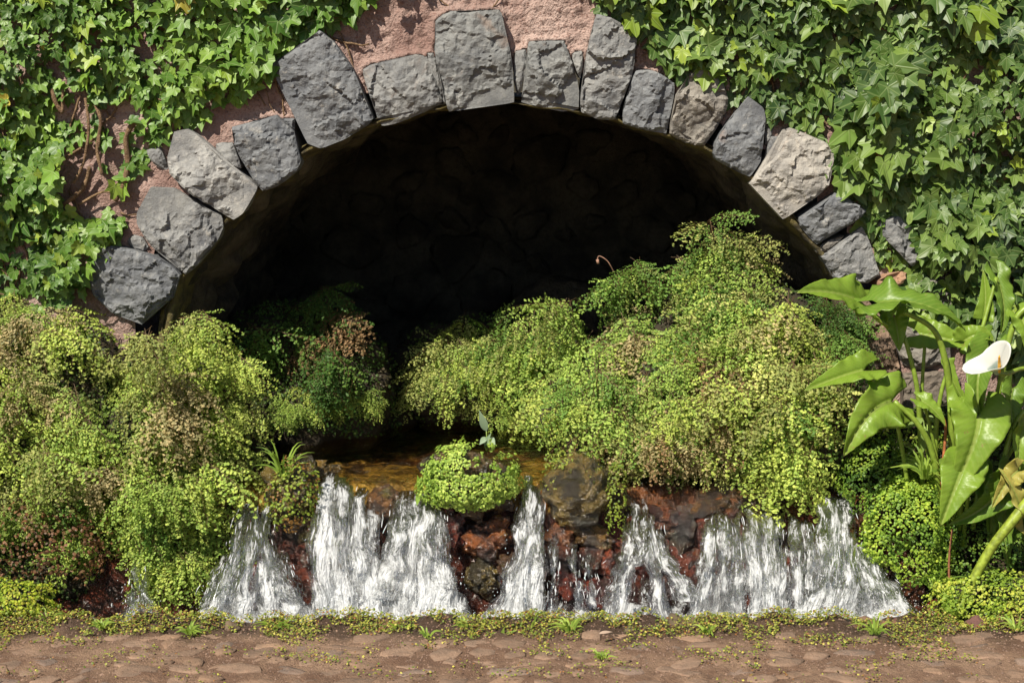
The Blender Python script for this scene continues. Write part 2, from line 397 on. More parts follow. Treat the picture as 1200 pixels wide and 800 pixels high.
# embedded flat stones of the path, each a piece of it
def cobble_mesh(seed):
    r = random.Random(seed); n = r.choice((4, 5, 5, 6, 7)); mb = MB(); ang0 = r.random() * 6
    ring = []
    for i in range(n):
        a = ang0 + 2 * math.pi * (i + r.uniform(-.25, .25)) / n; q = r.uniform(0.72, 1.12); ring.append((math.cos(a) * q, math.sin(a) * q))
    def sub(ring): 
        out = []
        for i, p in enumerate(ring):
            q = ring[(i + 1) % len(ring)]; out += [p, ((p[0] + q[0]) / 2 + r.uniform(-.03, .03), (p[1] + q[1]) / 2 + r.uniform(-.03, .03))]
        return out
    ring = sub(ring); m = len(ring); vs = []
    for s, z in ((1.0, -0.5), (0.98, 0.12), (0.92, 0.27), (0.5, 0.30)):
        for p in ring: vs.append((p[0] * s, p[1] * s, z + r.uniform(-.07, .07) * (z > 0)))
    vs.append((0, 0, 0.30)); fs = []
    for k in range(3):
        for i in range(m): fs.append((k * m + i, k * m + (i + 1) % m, (k + 1) * m + (i + 1) % m, (k + 1) * m + i))
    for i in range(m): fs.append((3 * m + i, 3 * m + (i + 1) % m, 4 * m))
    return mesh('cobble', vs, fs, True, M_COB)
k_ = NT('path_stone'); p_ = k_.pos(); n1_ = k_.noise(p_, 12, 6, 0.65); n2_ = k_.noise(p_, 80, 5, 0.7)
c_ = k_.mix(k_.step(n1_, 0.35, 0.65), k_.mix(1.0, k_.ocol(), (0.75, 0.75, 0.75), 'MULTIPLY'), k_.mix(1.0, k_.ocol(), (1.2, 1.15, 1.1), 'MULTIPLY'))
c_ = k_.mix(k_.math('MULTIPLY', k_.step(n2_, 0.5, 0.7), 0.5), c_, (0.20, 0.11, 0.07))
k_.put(c_, k_.p.inputs['Base Color']); k_.p.inputs['Roughness'].default_value = 0.9
k_.l(k_.bump(k_.math('ADD', n1_, n2_), 0.8, 0.008), k_.p.inputs['Normal']); M_COB = k_.m
cobs = [cobble_mesh(100 + i) for i in range(14)]
cnt = 0
for row in range(8):
    y = -0.775 - row * 0.066; x = -2.0 + rnd.uniform(0, .08)
    while x < 2.0:
        wd = rnd.uniform(0.028, 0.075); hd = rnd.uniform(0.022, 0.042)
        cx = x + wd; x += wd * 2 + rnd.uniform(0.004, 0.02)
        if rnd.random() < (0.45 if row < 1 else 0.2 if row < 2 else 0.05): continue
        if cnt >= 290: break
        yy = y + rnd.uniform(-.018, .018); z = ground_z(cx, yy)
        m = Matrix.Translation((cx, yy, z - 0.005 + rnd.uniform(-.003, .003))) @ Matrix.Rotation(rnd.uniform(-.6, .6), 4, 'Z') @ Matrix.Rotation(rnd.uniform(-.07, .07), 4, 'X') @ Matrix.Diagonal((wd * 1.1, hd * 1.1, 0.024, 1))
        g = rnd.random()
        col = (0.23, 0.155, 0.11) if g < .6 else (0.20, 0.145, 0.115) if g < .8 else (0.26, 0.17, 0.115)
        q = rnd.uniform(.75, 1.15); link('cobble', rnd.choice(cobs), ground, None, m, tuple(a * q for a in col)); cnt += 1

rimr = [rock_mesh(300 + i, 3, 0.35, 1.2, None, 'rim_stone', .12, .12) for i in range(5)]
for m_ in rimr: m_.materials.append(M_COB)
for k in range(34):
    x = rnd.uniform(-1.9, 1.9); y = edge_y(x) - rnd.uniform(-.005, .05); a = rnd.uniform(.025, .06)
    link('rim_stone', rnd.choice(rimr), ground, None, Matrix.Translation((x, y, Z0 + .002)) @ Matrix.Rotation(rnd.uniform(0, 3), 4, 'Z') @ Matrix.Diagonal((a, a * .6, a * .45, 1)), tuple(c * rnd.uniform(.5, .8) for c in (0.20, 0.12, 0.085)))
# ------------------------------------------------------------------ wall with arch
INNER = [(185, 700), (192, 560), (196, 450), (202, 385), (206, 350), (219, 322), (240, 296), (260, 266), (281, 246), (306, 224), (337, 205), (362, 178), (402, 160), (446, 144), (522, 127), (560, 124), (606, 120), (660, 129), (710, 138), (732, 145), (780, 157), (824, 173), (843, 184), (880, 212), (922, 255), (958, 293), (981, 329), (1000, 370), (1008, 450), (1012, 560), (1020, 700)]
MID = [(150, 720), (160, 420), (160, 330), (210, 265), (240, 205), (310, 175), (380, 115), (470, 105), (550, 75), (640, 90), (710, 85), (760, 120), (820, 130), (870, 165), (925, 205), (975, 255), (1020, 310), (1030, 420), (1040, 720)]
wall = empty('arched_wall', (0, 0, 0.2))
tag(wall, 'pink roughcast wall with a ring of dark grey basalt stones arching over the spring', 'wall')
STONE_XZ = []
def build_wall():
    hole = [(P(u, v).x, P(u, v).z) for u, v in MID]
    xs = sorted(set([round(a, 4) for a in list(np.arange(-2.6, -0.75, 0.025)) + list(np.arange(-0.75, 0.75, 0.0065)) + list(np.arange(0.75, 2.6, 0.025))]))
    zs = sorted(set([round(a, 4) for a in list(np.arange(0.1, 1.85, 0.025)) + list(np.arange(1.85, 2.35, 0.0065)) + list(np.arange(2.35, 3.2, 0.05))]))
    vs = []; inside = []
    for z in zs:
        for x in xs:
            ins = inpoly(x, z, hole); inside.append(ins)
            p = Vector((x, 0, z)); y = 0.02 * noise.noise(p * 3)
            if not ins:
                dm = 1.0
                for (bx0, bx1, bz0, bz1, pl) in STONE_XZ:
                    if bx0 < x < bx1 and bz0 < z < bz1:
                        if inpoly(x, z, pl): dm = 1.0; break
                        dm = min(dm, dedge(x, z, pl))
                y -= 0.022 * max(0, 1 - dm / (0.026 + .012 * noise.noise(p * 20))) ** 1.5
                y -= 0.008 * abs(noise.noise(p * 75)) + 0.009 * noise.noise(p * 42) + 0.005 * noise.noise(p * 18)
            vs.append((x, y, z))
    nx = len(xs); fs = []
    for j in range(len(zs) - 1):
        for i in range(nx - 1):
            q = (j * nx + i, j * nx + i + 1, (j + 1) * nx + i + 1, (j + 1) * nx + i)
            if not any(inside[a] for a in q): fs.append(q)
    link('plaster', mesh('plaster', vs, fs, True, M_PLASTER), wall)
    mb = MB()
    def box(x0, x1, y0, y1, z0, z1):
        v = [(x, y, z) for x in (x0, x1) for y in (y0, y1) for z in (z0, z1)]
        mb.add(v, [(0, 1, 3, 2), (4, 6, 7, 5), (0, 4, 5, 1), (2, 3, 7, 6), (0, 2, 6, 4), (1, 5, 7, 3)])
    box(-9, -2.59, 0.0, 0.6, -0.2, 3.2); box(2.59, 9, 0.0, 0.6, -0.2, 3.2); box(-2.585, 2.585, 0.05, 0.6, 2.3, 3.195)
    box(-2.58, -1.32, 0.06, 0.6, -0.2, 2.29); box(1.27, 2.58, 0.06, 0.6, -0.2, 2.29)
    mb.build('wall_core', M_PLASTER, wall, False)

def resample(pts, d, jit, r):
    out = []
    n = len(pts)
    for i in range(n):
        a = Vector(pts[i]); b = Vector(pts[(i + 1) % n]); L = (b - a).length; k = max(1, int(round(L / d)))
        nrm = Vector((-(b - a).y, (b - a).x)).normalized() if L > 0 else Vector((0, 0))
        for j in range(k):
            p = a.lerp(b, j / k)
            if j: p = p + nrm * r.uniform(-jit, jit)
            out.append((p.x, p.y))
    return out
def stone_mesh(name, px, yf, depth, seed, relief=0.010, sp=0.0068, tiltx=0, tiltz=0):
    r = random.Random(seed)
    w2 = [(P(u, v, yf).x, P(u, v, yf).z) for u, v in px]
    area = sum(w2[i][0] * w2[(i + 1) % len(w2)][1] - w2[(i + 1) % len(w2)][0] * w2[i][1] for i in range(len(w2)))
    if area < 0: w2 = w2[::-1]
    b = resample(w2, sp * 1.2, sp * 0.28, r)
    x0 = min(p[0] for p in b); x1 = max(p[0] for p in b); z0 = min(p[1] for p in b); z1 = max(p[1] for p in b)
    cx, cz = (x0 + x1) / 2, (z0 + z1) / 2
    pts = [Vector(p) for p in b]; nb = len(b); dist = [0.0] * nb
    z = z0
    while z < z1:
        x = x0
        while x < x1:
            qx, qz = x + r.uniform(-.3, .3) * sp, z + r.uniform(-.3, .3) * sp
            if inpoly(qx, qz, b):
                d = dedge(qx, qz, w2)
                if d > sp * 0.6: pts.append(Vector((qx, qz))); dist.append(d)
            x += sp
        z += sp
    co, ed, fa, ov, oe, of = delaunay_2d_cdt(pts, [], [tuple(range(nb))], 1, 1e-6, True)
    dmap = {}
    for i, o in enumerate(ov):
        for q in o: dmap[i] = dist[q] if q < len(dist) else 0
    planes = [(r.uniform(-.28, .28), r.uniform(-.28, .28), r.uniform(.004, .02)) for _ in range(5)]
    off = Vector((seed * 3.7, 0, seed * 1.3)); vs = []
    for i, c in enumerate(co):
        d = dmap.get(i, 0); x, zz = c[0] - cx, c[1] - cz
        h = min(a * x + bb * zz + c0 for a, bb, c0 in planes)      # cleft faces, higher = prouder
        p = Vector((c[0], 0, c[1])) + off
        pw = p + Vector((noise.noise(p * 11), 0, noise.noise(p * 11 + Vector((9, 0, 0))))) * 0.03
        for fq, am in ((6.5, 1.0), (17.0, 0.42)):
            cc_ = noise.voronoi(pw * fq)[1][0]; hs = noise.cell_vector(cc_ * 7.3 + off)
            dl = pw * fq - cc_
            h += relief * am * (1.1 * (dl.x * (hs.x - .5) * 2 + dl.z * (hs.z - .5) * 2) + 1.3 * (hs.y - .5))
        h += relief * 0.35 * noise.noise(p * 45) + 0.0022 * noise.noise(p * 110)
        e = 1 - min(1, d / 0.007); h -= 0.008 * e * e
        vs.append((c[0], yf - max(h, -.024), c[1]))
    fs = [tuple(f) for f in fa]
    # orientation: front faces look to -y
    m = bpy.data.meshes.new(name)
    nfront = len(vs)
    # boundary loop from the mesh
    from collections import defaultdict
    ec = defaultdict(int); de = {}
    for f in fs:
        for i in range(len(f)):
            a, bb = f[i], f[(i + 1) % len(f)]; ec[(min(a, bb), max(a, bb))] += 1; de[(a, bb)] = 1
    bedges = [e for e in de if ec[(min(e), max(e))] == 1]
    bv = sorted(set(v for e in bedges for v in e)); mp1 = {}; mp2 = {}
    for v in bv:
        x, y, z = vs[v]; mp1[v] = len(vs); vs.append((cx + (x - cx) * 1.0, y + 0.02 + r.uniform(0, .008), cz + (z - cz) * 1.0))
    for v in bv:
        x, y, z = vs[v]; mp2[v] = len(vs); vs.append((cx + (x - cx) * 0.97, yf + depth, cz + (z - cz) * 0.97))
    for a, bb in bedges:
        fs.append((bb, a, mp1[a], mp1[bb])); fs.append((mp1[bb], mp1[a], mp2[a], mp2[bb]))
    me = mesh(name, vs, fs, False, M_STONE)
    bm = bmesh.new(); bm.from_mesh(me); bmesh.ops.recalc_face_normals(bm, faces=bm.faces)
    s = sum(f.normal.y for f in bm.faces if len(f.verts) == 3)
    if s > 0: bmesh.ops.reverse_faces(bm, faces=bm.faces)
    bm.to_mesh(me); bm.free(); return me
def T(pts, s, ox, oy): return [(x / s + ox, y / s + oy) for x, y in pts]
DG = (0.150, 0.158, 0.168); MG = (0.185, 0.188, 0.188); LG = (0.245, 0.245, 0.24); BG = (0.18, 0.168, 0.15)
A1 = (4.705, 90, 220); A2 = (5.715, 160, 120); A3 = (4.704, 300, 20); A4 = (5, 490, 0); A5 = (4.2125, 670, 0); A6 = (4, 820, 90); A7 = (5.4545, 900, 210)
STONES = [
 (A1, [(60,310),(140,315),(230,330),(300,345),(440,385),(520,430),(570,480),(535,545),(525,610),(450,660),(390,710),(350,760),(330,750),(250,715),(190,700),(140,640),(80,600),(60,520),(55,450),(70,400)], DG, -.065, None),
 (A1, [(275,290),(310,255),(360,275),(395,325),(370,355),(310,340),(280,320)], MG, -.03, 'small grey packing stone'),
 (A1, [(400,0),(460,5),(480,30),(520,5),(580,40),(640,75),(700,120),(790,160),(800,220),(770,290),(710,350),(660,430),(600,480),(560,460),(520,410),(470,370),(410,330),(370,280),(320,200),(320,150),(350,90),(380,40)], MG, -.07, None),
 (A2, [(240,200),(330,180),(410,235),(480,325),(570,390),(650,460),(760,530),(800,570),(780,620),(740,690),(700,750),(640,790),(560,740),(480,690),(400,640),(320,580),(270,530),(210,480),(195,370),(220,300)], LG, -.075, 'pale lichen-covered arch stone'),
 (A2, [(65,320),(150,295),(190,380),(210,480),(150,440),(90,380)], MG, -.03, None),
 (A2, [(635,165),(720,160),(800,130),(930,85),(970,130),(1050,200),(1070,290),(1100,390),(1070,460),(990,530),(920,570),(840,595),(790,540),(750,450),(700,390),(660,300),(650,240)], DG, -.06, None),
 (A2, [(525,280),(570,268),(640,270),(660,330),(690,370),(705,440),(660,440),(600,380),(540,330)], MG, -.025, None),
 (A2, [(975,110),(1060,110),(1055,195),(1010,150)], DG, -.02, None),
 (A3, [(280,130),(350,75),(430,140),(480,220),(530,280),(570,380),(600,470),(645,560),(620,590),(540,640),(450,690),(350,725),(280,700),(230,600),(210,520),(170,450),(150,400),(90,310),(80,260),(200,190)], DG, -.07, 'large tilted arch stone with ivy shade on its top corner'),
 (A3, [(585,290),(640,260),(770,235),(880,205),(940,220),(960,290),(1000,380),(1025,470),(960,510),(860,550),(760,590),(690,600),(660,540),(640,460),(600,360)], MG, -.055, None),
 (A3, [(945,200),(975,195),(1000,260),(1020,370),(1040,470),(1022,460),(985,370),(955,280)], MG, -.03, None),
 (A4, [(100,125),(130,95),(190,65),(300,70),(470,55),(490,80),(500,180),(530,270),(550,360),(555,480),(562,600),(470,615),(330,625),(250,640),(180,655),(160,590),(140,480),(115,390),(95,300),(100,200)], (0.165,0.17,0.17), -.085, 'largest arch stone, the keystone at the crown'),
 (A4, [(570,300),(630,292),(630,380),(612,480),(600,540),(580,560),(560,480),(565,380)], MG, -.04, None),
 (A4, [(650,245),(740,240),(855,240),(875,300),(905,370),(925,450),(942,520),(942,640),(850,655),(770,640),(690,620),(605,600),(615,540),(636,450),(645,350),(642,290)], (0.165,0.17,0.17), -.06, None),
 (A4, [(905,310),(960,295),(962,370),(950,460),(928,420),(908,360)], MG, -.03, None),
 (A5, [(125,70),(200,90),(215,130),(300,145),(325,190),(310,290),(300,370),(270,440),(250,500),(215,590),(130,590),(50,555),(45,480),(60,380),(70,300),(90,200),(110,130)], MG, -.07, None),
 (A5, [(320,350),(380,345),(440,365),(510,410),(505,480),(490,560),(470,660),(400,650),(330,635),(255,610),(255,560),(280,450),(300,380)], DG, -.065, None),
 (A5, [(515,470),(560,440),(580,370),(620,320),(700,370),(750,410),(775,490),(760,560),(720,630),(660,720),(600,715),(530,690),(485,660),(490,600),(510,540)], BG, -.06, 'brownish broken arch stone'),
 (A6, [(65,360),(75,310),(130,220),(190,150),(235,95),(305,150),(315,200),(300,290),(290,400),(240,470),(150,430),(80,390)], DG, -.07, None),
 (A6, [(312,225),(350,240),(335,300),(306,320)], MG, -.03, None),
 (A6, [(335,280),(395,278),(395,330),(345,385),(307,395),(312,340)], MG, -.035, None),
 (A6, [(395,250),(430,240),(520,280),(600,310),(640,370),(625,440),(600,520),(560,560),(490,600),(430,650),(395,670),(340,600),(280,540),(240,505),(290,440),(340,395),(400,340)], (0.30,0.285,0.26), -.075, 'pale tan arch stone with a rusty stain'),
 (A7, [(205,250),(280,200),(350,160),(435,90),(540,140),(630,205),(560,270),(480,320),(400,370),(320,420),(260,360),(210,300)], DG, -.065, None),
 (A7, [(300,455),(380,395),(485,360),(450,410),(380,460),(330,480)], BG, -.03, None),
 (A7, [(345,500),(430,450),(520,380),(610,310),(650,380),(690,500),(720,620),(640,670),(540,660),(430,640),(390,570)], MG, -.06, None),
 (A7, [(700,270),(770,250),(840,240),(920,300),(1010,410),(980,500),(930,560),(870,500),(790,420),(730,350)], MG, -.05, None),
 (A7, [(700,650),(750,610),(810,640),(850,590),(890,600),(860,660),(790,700),(700,695)], (0.28,0.17,0.11), -.04, 'small reddish brown stone'),
 ((1,0,0), [(985,350),(1012,345),(1035,372),(1048,400),(1056,432),(1048,462),(1030,470),(1012,440),(998,400)], (0.20,0.14,0.10), -.06, 'rough brown jamb stone behind the lily leaves'),
 ((1,0,0), [(1052,378),(1085,372),(1118,385),(1116,424),(1080,434),(1060,428),(1050,400)], BG, -.05, None),
 ((1,0,0), [(1060,440),(1100,436),(1125,442),(1122,486),(1090,494),(1058,488)], (0.13,0.11,0.09), -.05, None),
 ((1,0,0), [(1018,478),(1050,472),(1060,500),(1055,540),(1020,545),(1008,510)], (0.22,0.16,0.12), -.05, None),
 ((1,0,0), [(1066,500),(1110,496),(1128,510),(1120,548),(1070,552)], BG, -.05, None),
 ((1,0,0), [(1058,332),(1096,326),(1124,345),(1115,368),(1070,366)], BG, -.04, None),
]
for (A, pts, col, yf, lab) in STONES:
    pl = [(P(a, b, 0).x, P(a, b, 0).z) for a, b in T(pts, *A)]
    STONE_XZ.append((min(q[0] for q in pl) - .04, max(q[0] for q in pl) + .04, min(q[1] for q in pl) - .04, max(q[1] for q in pl) + .04, pl))
build_wall()
for i, (A, pts, col, yf, lab) in enumerate(STONES):
    small = max(p[0] for p in pts) / A[0] - min(p[0] for p in pts) / A[0] < 26
    me = stone_mesh('arch_stone', T(pts, *A), yf, 0.28 if not small else 0.12, i + 3, relief=0.005 if small else 0.017)
    o = link('arch_stone' if not small else 'packing_stone', me, wall, None, None, col)
    if lab: o['label'] = lab

# vault lining running back from the arch
def rs_even(pts, n):
    L = [0]
    for i in range(1, len(pts)): L.append(L[-1] + (pts[i] - pts[i - 1]).length)
    out = []
    for k in range(n):
        d = L[-1] * k / (n - 1); i = 0
        while i < len(L) - 2 and L[i + 1] < d: i += 1
        out.append(pts[i].lerp(pts[i + 1], (d - L[i]) / max(1e-9, L[i + 1] - L[i])))
    return out
inner = rs_even(catmull([P(u, v, 0.0) for u, v in INNER], 6), 200)
CEN = Vector((0.0, 0, 1.15))
def vault():
    ys = [-0.045, -0.02, 0.0] + list(np.linspace(0.02, 0.5, 26)) + list(np.linspace(0.55, 1.9, 28))
    vs = []
    for y in ys:
        k = 1 - 0.085 * min(1, max(0, y + .02) / 0.45) ** 0.8
        for p in inner:
            d = (p - CEN); d.y = 0
            sd_ = (abs(d.x) / d.length) ** 1.6; q = CEN + d * (1 - (1 - k) * sd_) * 1.006; q.y = y
            hh = (0.012 + 0.045 * sd_) * rocky(Vector((q.x, q.y, q.z)) * 6.5) * min(1, max(0, y) * 12) + (0.004 + 0.010 * sd_) * fbm(q * 14)
            q = q - d.normalized() * (hh - 0.012)
            vs.append(q)
    n = len(inner); fs = []
    for j in range(len(ys) - 1):
        for i in range(n - 1): fs.append((j * n + i, j * n + i + 1, (j + 1) * n + i + 1, (j + 1) * n + i))
    return mesh('vault', vs, fs, True, M_VAULT)
grotto = empty('spring_grotto', (0, 1.0, 0.6)); tag(grotto, 'dark rubble-lined grotto behind the stone arch', 'grotto')
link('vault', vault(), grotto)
# mossy mortar lip along the soffit edge
def lip():
    vs = []; n = len(inner)
    for s, y in ((1.03, -0.01), (1.008, -0.040), (0.998, -0.035), (0.990, 0.01), (0.982, 0.09), (0.985, 0.16)):
        for p in inner:
            d = p - CEN; d.y = 0
            amt = 0.016 * noise.noise(Vector((p.x * 9, 0, p.z * 9))) + 0.009 * noise.noise(Vector((p.x * 30, y * 20, p.z * 30)))
            side = abs(d.x) / d.length
            kk = 1 + (s - 1) * (0.35 + 0.9 * side * (1.0 if d.x < 0 else 0.75))
            q = CEN + d * kk - d.normalized() * amt; q.y = y + 0.012 * noise.noise(Vector((p.x * 14, 5, p.z * 14))); vs.append(q)
    fs = []
    for j in range(5):
        for i in range(n - 1): fs.append((j * n + i, j * n + i + 1, (j + 1) * n + i + 1, (j + 1) * n + i))
    return mesh('soffit_mortar', vs, fs, True, M_MOSS)
link('soffit_mortar', lip(), wall)

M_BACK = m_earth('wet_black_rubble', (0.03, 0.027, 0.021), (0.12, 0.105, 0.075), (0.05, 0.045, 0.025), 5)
# back wall and rubble stones
mb = MB(); 
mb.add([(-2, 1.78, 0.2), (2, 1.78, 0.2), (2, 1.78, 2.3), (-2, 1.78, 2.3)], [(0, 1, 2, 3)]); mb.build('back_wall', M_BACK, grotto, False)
vrocks = [rock_mesh(40 + i, 3, 0.5, 1.1, M_BACK, 'rubble_stone', .15, .15) for i in range(8)]
placed = []; tries = 0
while len(placed) < 85 and tries < 5000:
    tries += 1; x = rnd.uniform(-1.2, 1.2); z = rnd.uniform(0.75, 1.95); a = rnd.uniform(0.05, 0.17)
    if any((x - q[0]) ** 2 + ((z - q[1]) * 1.3) ** 2 < (a * .8 + q[2] * .85) ** 2 for q in placed): continue
    placed.append((x, z, a))
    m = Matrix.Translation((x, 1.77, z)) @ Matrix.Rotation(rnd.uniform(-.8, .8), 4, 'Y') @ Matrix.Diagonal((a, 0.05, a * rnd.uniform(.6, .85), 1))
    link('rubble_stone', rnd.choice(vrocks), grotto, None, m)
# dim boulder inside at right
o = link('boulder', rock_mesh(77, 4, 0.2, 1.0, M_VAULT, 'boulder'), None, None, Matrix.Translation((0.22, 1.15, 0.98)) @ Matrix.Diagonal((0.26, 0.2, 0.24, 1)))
tag(o, 'large rounded boulder in deep shade inside the grotto behind the fern', 'boulder')

# ------------------------------------------------------------------ cascade wall (pool bed, lip and rock face)
ZP = 0.725
cas = empty('rock_weir', (0, -0.3, 0.3)); tag(cas, 'wet red and amber rock weir that the spring spills over', 'rock weir')
def weir():
    prof = [(1.9, .60), (0.9, .62), (0.5, .64), (0.2, .66), (0.0, .675), (-.1, .69), (-.18, .695), (-.235, .68), (-.27, .64), (-.295, .58), (-.32, .52), (-.345, .45), (-.37, .38), (-.39, .30), (-.41, .2), (-.42, .1)]
    pr = rs_even(catmull([Vector((0, a, b)) for a, b in prof], 5), 110)
    xs = np.linspace(-1.75, 1.75, 260); vs = []; n = len(pr)
    for i, p in enumerate(pr):
        q0 = pr[max(0, i - 1)]; q1 = pr[min(n - 1, i + 1)]; t = (q1 - q0).normalized(); nn = Vector((0, -t.z, t.y))
        if nn.z < 0 and p.y > -.1: nn = -nn
        if nn.y > 0 and p.y < -.1: nn = -nn
        for x in xs:
            c = Vector((x, p.y, p.z)); front = min(1, max(0, (0.1 - p.y) * 3))
            h = (0.055 * rocky(c * 9) + 0.03 * fbm(c * 12)) * (0.35 + 0.65 * front) + 0.015 * rocky(c * 26 + Vector((3, 1, 1))) * front - 0.02
            c = c + nn * h
            if p.y > -0.2: c.z = min(c.z, ZP - 0.012)
            vs.append(c)
    m = len(xs); fs = []
    for j in range(n - 1):
        for i in range(m - 1): fs.append((j * m + i, (j + 1) * m + i, (j + 1) * m + i + 1, j * m + i + 1))
    return mesh('rock_face', vs, fs, True, None)
k_ = NT('weir_rock'); p_ = k_.pos(); s_ = k_.n('SeparateXYZ'); k_.l(p_, s_.inputs[0])
n1_ = k_.noise(p_, 12, 6, 0.65); n2_ = k_.noise(p_, 50, 5, 0.7)
lo_ = k_.mix(k_.step(n1_, 0.38, 0.62), (0.03, 0.012, 0.008), (0.13, 0.028, 0.012))
hi_ = k_.mix(k_.step(n1_, 0.35, 0.65), (0.13, 0.07, 0.015), (0.44, 0.27, 0.045))
c_ = k_.mix(k_.step(k_.math('ADD', s_.outputs[2], k_.math('MULTIPLY', n1_, 0.1)), 0.675, 0.70), lo_, hi_)
sx_ = k_.step(s_.outputs[0], 0.12, 0.32); c_ = k_.mix(k_.math('MULTIPLY', sx_, 0.88), c_, lo_)
c_ = k_.mix(k_.math('MULTIPLY', k_.step(n2_, 0.55, 0.7), 0.6), c_, (0.02, 0.014, 0.008))
k_.put(c_, k_.p.inputs['Base Color']); k_.p.inputs['Roughness'].default_value = 0.2; k_.p.inputs['Specular IOR Level'].default_value = 0.7
k_.p.inputs['Coat Weight'].default_value = 0.5; k_.p.inputs['Coat Roughness'].default_value = 0.05
nr_ = k_.bump(k_.math('ADD', n1_, k_.math('ADD', n2_, k_.math('MULTIPLY', k_.vor(p_, 70, 'SMOOTH_F1'), -0.5))), 1.0, 0.02)
k_.l(nr_, k_.p.inputs['Normal']); k_.l(nr_, k_.p.inputs['Coat Normal']); M_WEIR = k_.m
wm = weir(); wm.materials.append(M_WEIR); link('rock_face', wm, cas)
RED = (0.12, 0.022, 0.010); RB = (0.075, 0.026, 0.012); AMB = (0.30, 0.12, 0.018); OLV = (0.105, 0.080, 0.020); DRK = (0.05, 0.028, 0.014)
ROCKS = [  # u, v, y, half width px, half height px, colour
 (676, 574, -.36, 38, 43, OLV, 'largest round mossy brown rock of the weir'), (548, 566, -.36, 54, 40, (0.09, 0.06, 0.03), 'rock under the green liverwort cushion'),
 (450, 592, -.31, 21, 24, (0.11, 0.055, 0.018), 'rounded amber rock under the water film'), (368, 552, -.27, 30, 12, (0.12, 0.08, 0.02), None),
 (572, 632, -.37, 27, 24, (0.16, 0.055, 0.016), 'orange brown rock below the liverwort cushion'), (527, 622, -.37, 21, 28, RED, None), (655, 626, -.38, 18, 15, (0.16, 0.06, 0.02), None),
 (690, 626, -.37, 30, 16, (0.14, 0.08, 0.02), None), (655, 655, -.41, 24, 18, RB, None), (690, 655, -.40, 18, 17, RB, None), (668, 688, -.43, 20, 22, RED, None),
 (640, 706, -.45, 16, 12, RED, None), (704, 700, -.45, 22, 20, RED, 'dark red wet rock at the foot of the weir'), (712, 660, -.39, 14, 18, (0.15, 0.035, 0.015), None), (760, 655, -.37, 18, 22, RED, None),
 (745, 705, -.40, 16, 16, RED, None), (780, 690, -.42, 22, 20, RB, None), (772, 607, -.34, 22, 14, (0.12, 0.04, 0.018), None), (800, 620, -.33, 22, 26, DRK, None), (600, 668, -.40, 16, 22, DRK, None), (565, 675, -.40, 20, 24, OLV, None),
 (835, 592, -.30, 34, 20, (0.09, 0.05, 0.018), None), (880, 588, -.30, 32, 18, (0.08, 0.045, 0.016), None), (872, 668, -.36, 26, 22, RED, None), (825, 665, -.36, 14, 22, RB, None), (935, 690, -.40, 22, 24, RB, None), (1000, 655, -.38, 16, 30, (0.22, 0.08, 0.015), None),
 (1018, 610, -.33, 22, 26, (0.12, 0.05, 0.02), None), (1062, 690, -.44, 26, 22, RB, None), (1090, 715, -.50, 20, 12, RED, None), (378, 640, -.36, 22, 34, RB, None), (352, 618, -.33, 20, 26, DRK, None), (412, 690, -.40, 14, 20, RED, None), (468, 620, -.34, 16, 20, DRK, None),
 (345, 572, -.34, 34, 30, (0.11, 0.085, 0.025), 'mossy rock with a grass tuft left of the falls'), (625, 590, -.30, 20, 22, (0.22, 0.10, 0.02), None), (725, 590, -.28, 20, 28, OLV, None)]
for i, (u, v, y, a, b, col, lab) in enumerate(ROCKS):
    c = P(u, v, y + 0.03); s = 1 / (FPX / (y + 5))
    big = i in (0, 2); me = rock_mesh(200 + i, 4 if not big else 5, 0.42 if not big else .16, 1.2, M_WET, 'rock', 0.20 if not big else .13, 0.26 if not big else .05)
    o = link('rock', me, cas, None, Matrix.Translation(c) @ Matrix.Rotation(rnd.uniform(-.3, .3), 4, 'Y') @ Matrix.Diagonal((a * s * (1.32 if not big else 1.12), min(a, b) * s * 1.0, b * s * (1.28 if not big else 1.10), 1)), col)
    if lab: o['label'] = lab
# pool surface and channel water
mb = MB(); xs = np.linspace(-1.1, 1.1, 120); ys = list(np.linspace(-0.235, 0.9, 60)) + [1.3, 1.85]; vs = []
for y in ys:
    for x in xs:
        dz = 0.004 * noise.noise(Vector((x * 9, y * 16, 0))) + 0.002 * noise.noise(Vector((x * 30, y * 40, 3)))
        vs.append((x, y, ZP + dz - max(0, -0.19 - y) * 0.25))
fs = [(j * 120 + i, j * 120 + i + 1, (j + 1) * 120 + i + 1, (j + 1) * 120 + i) for j in range(len(ys) - 1) for i in range(119)]
tag(link('pool_water', mesh('pool_water', vs, fs, True, M_POOL)), kind='structure')
mb = MB(); vs = []; xs = np.linspace(-1.75, 1.75, 160); ys = np.linspace(-0.64, -0.34, 20)
for y in ys:
    for x in xs: vs.append((x, y, 0.315 + 0.012 * fbm(Vector((x * 14, y * 14, 0)))))
fs = [(j * 160 + i, j * 160 + i + 1, (j + 1) * 160 + i + 1, (j + 1) * 160 + i) for j in range(19) for i in range(159)]
me = mesh('channel_water', vs, fs, True, M_FALL); setuv(me, [(p[0], p[1] * 2) for p in vs]); setcol(me, [0.55] * len(vs)); tag(link('channel_water', me), kind='structure')

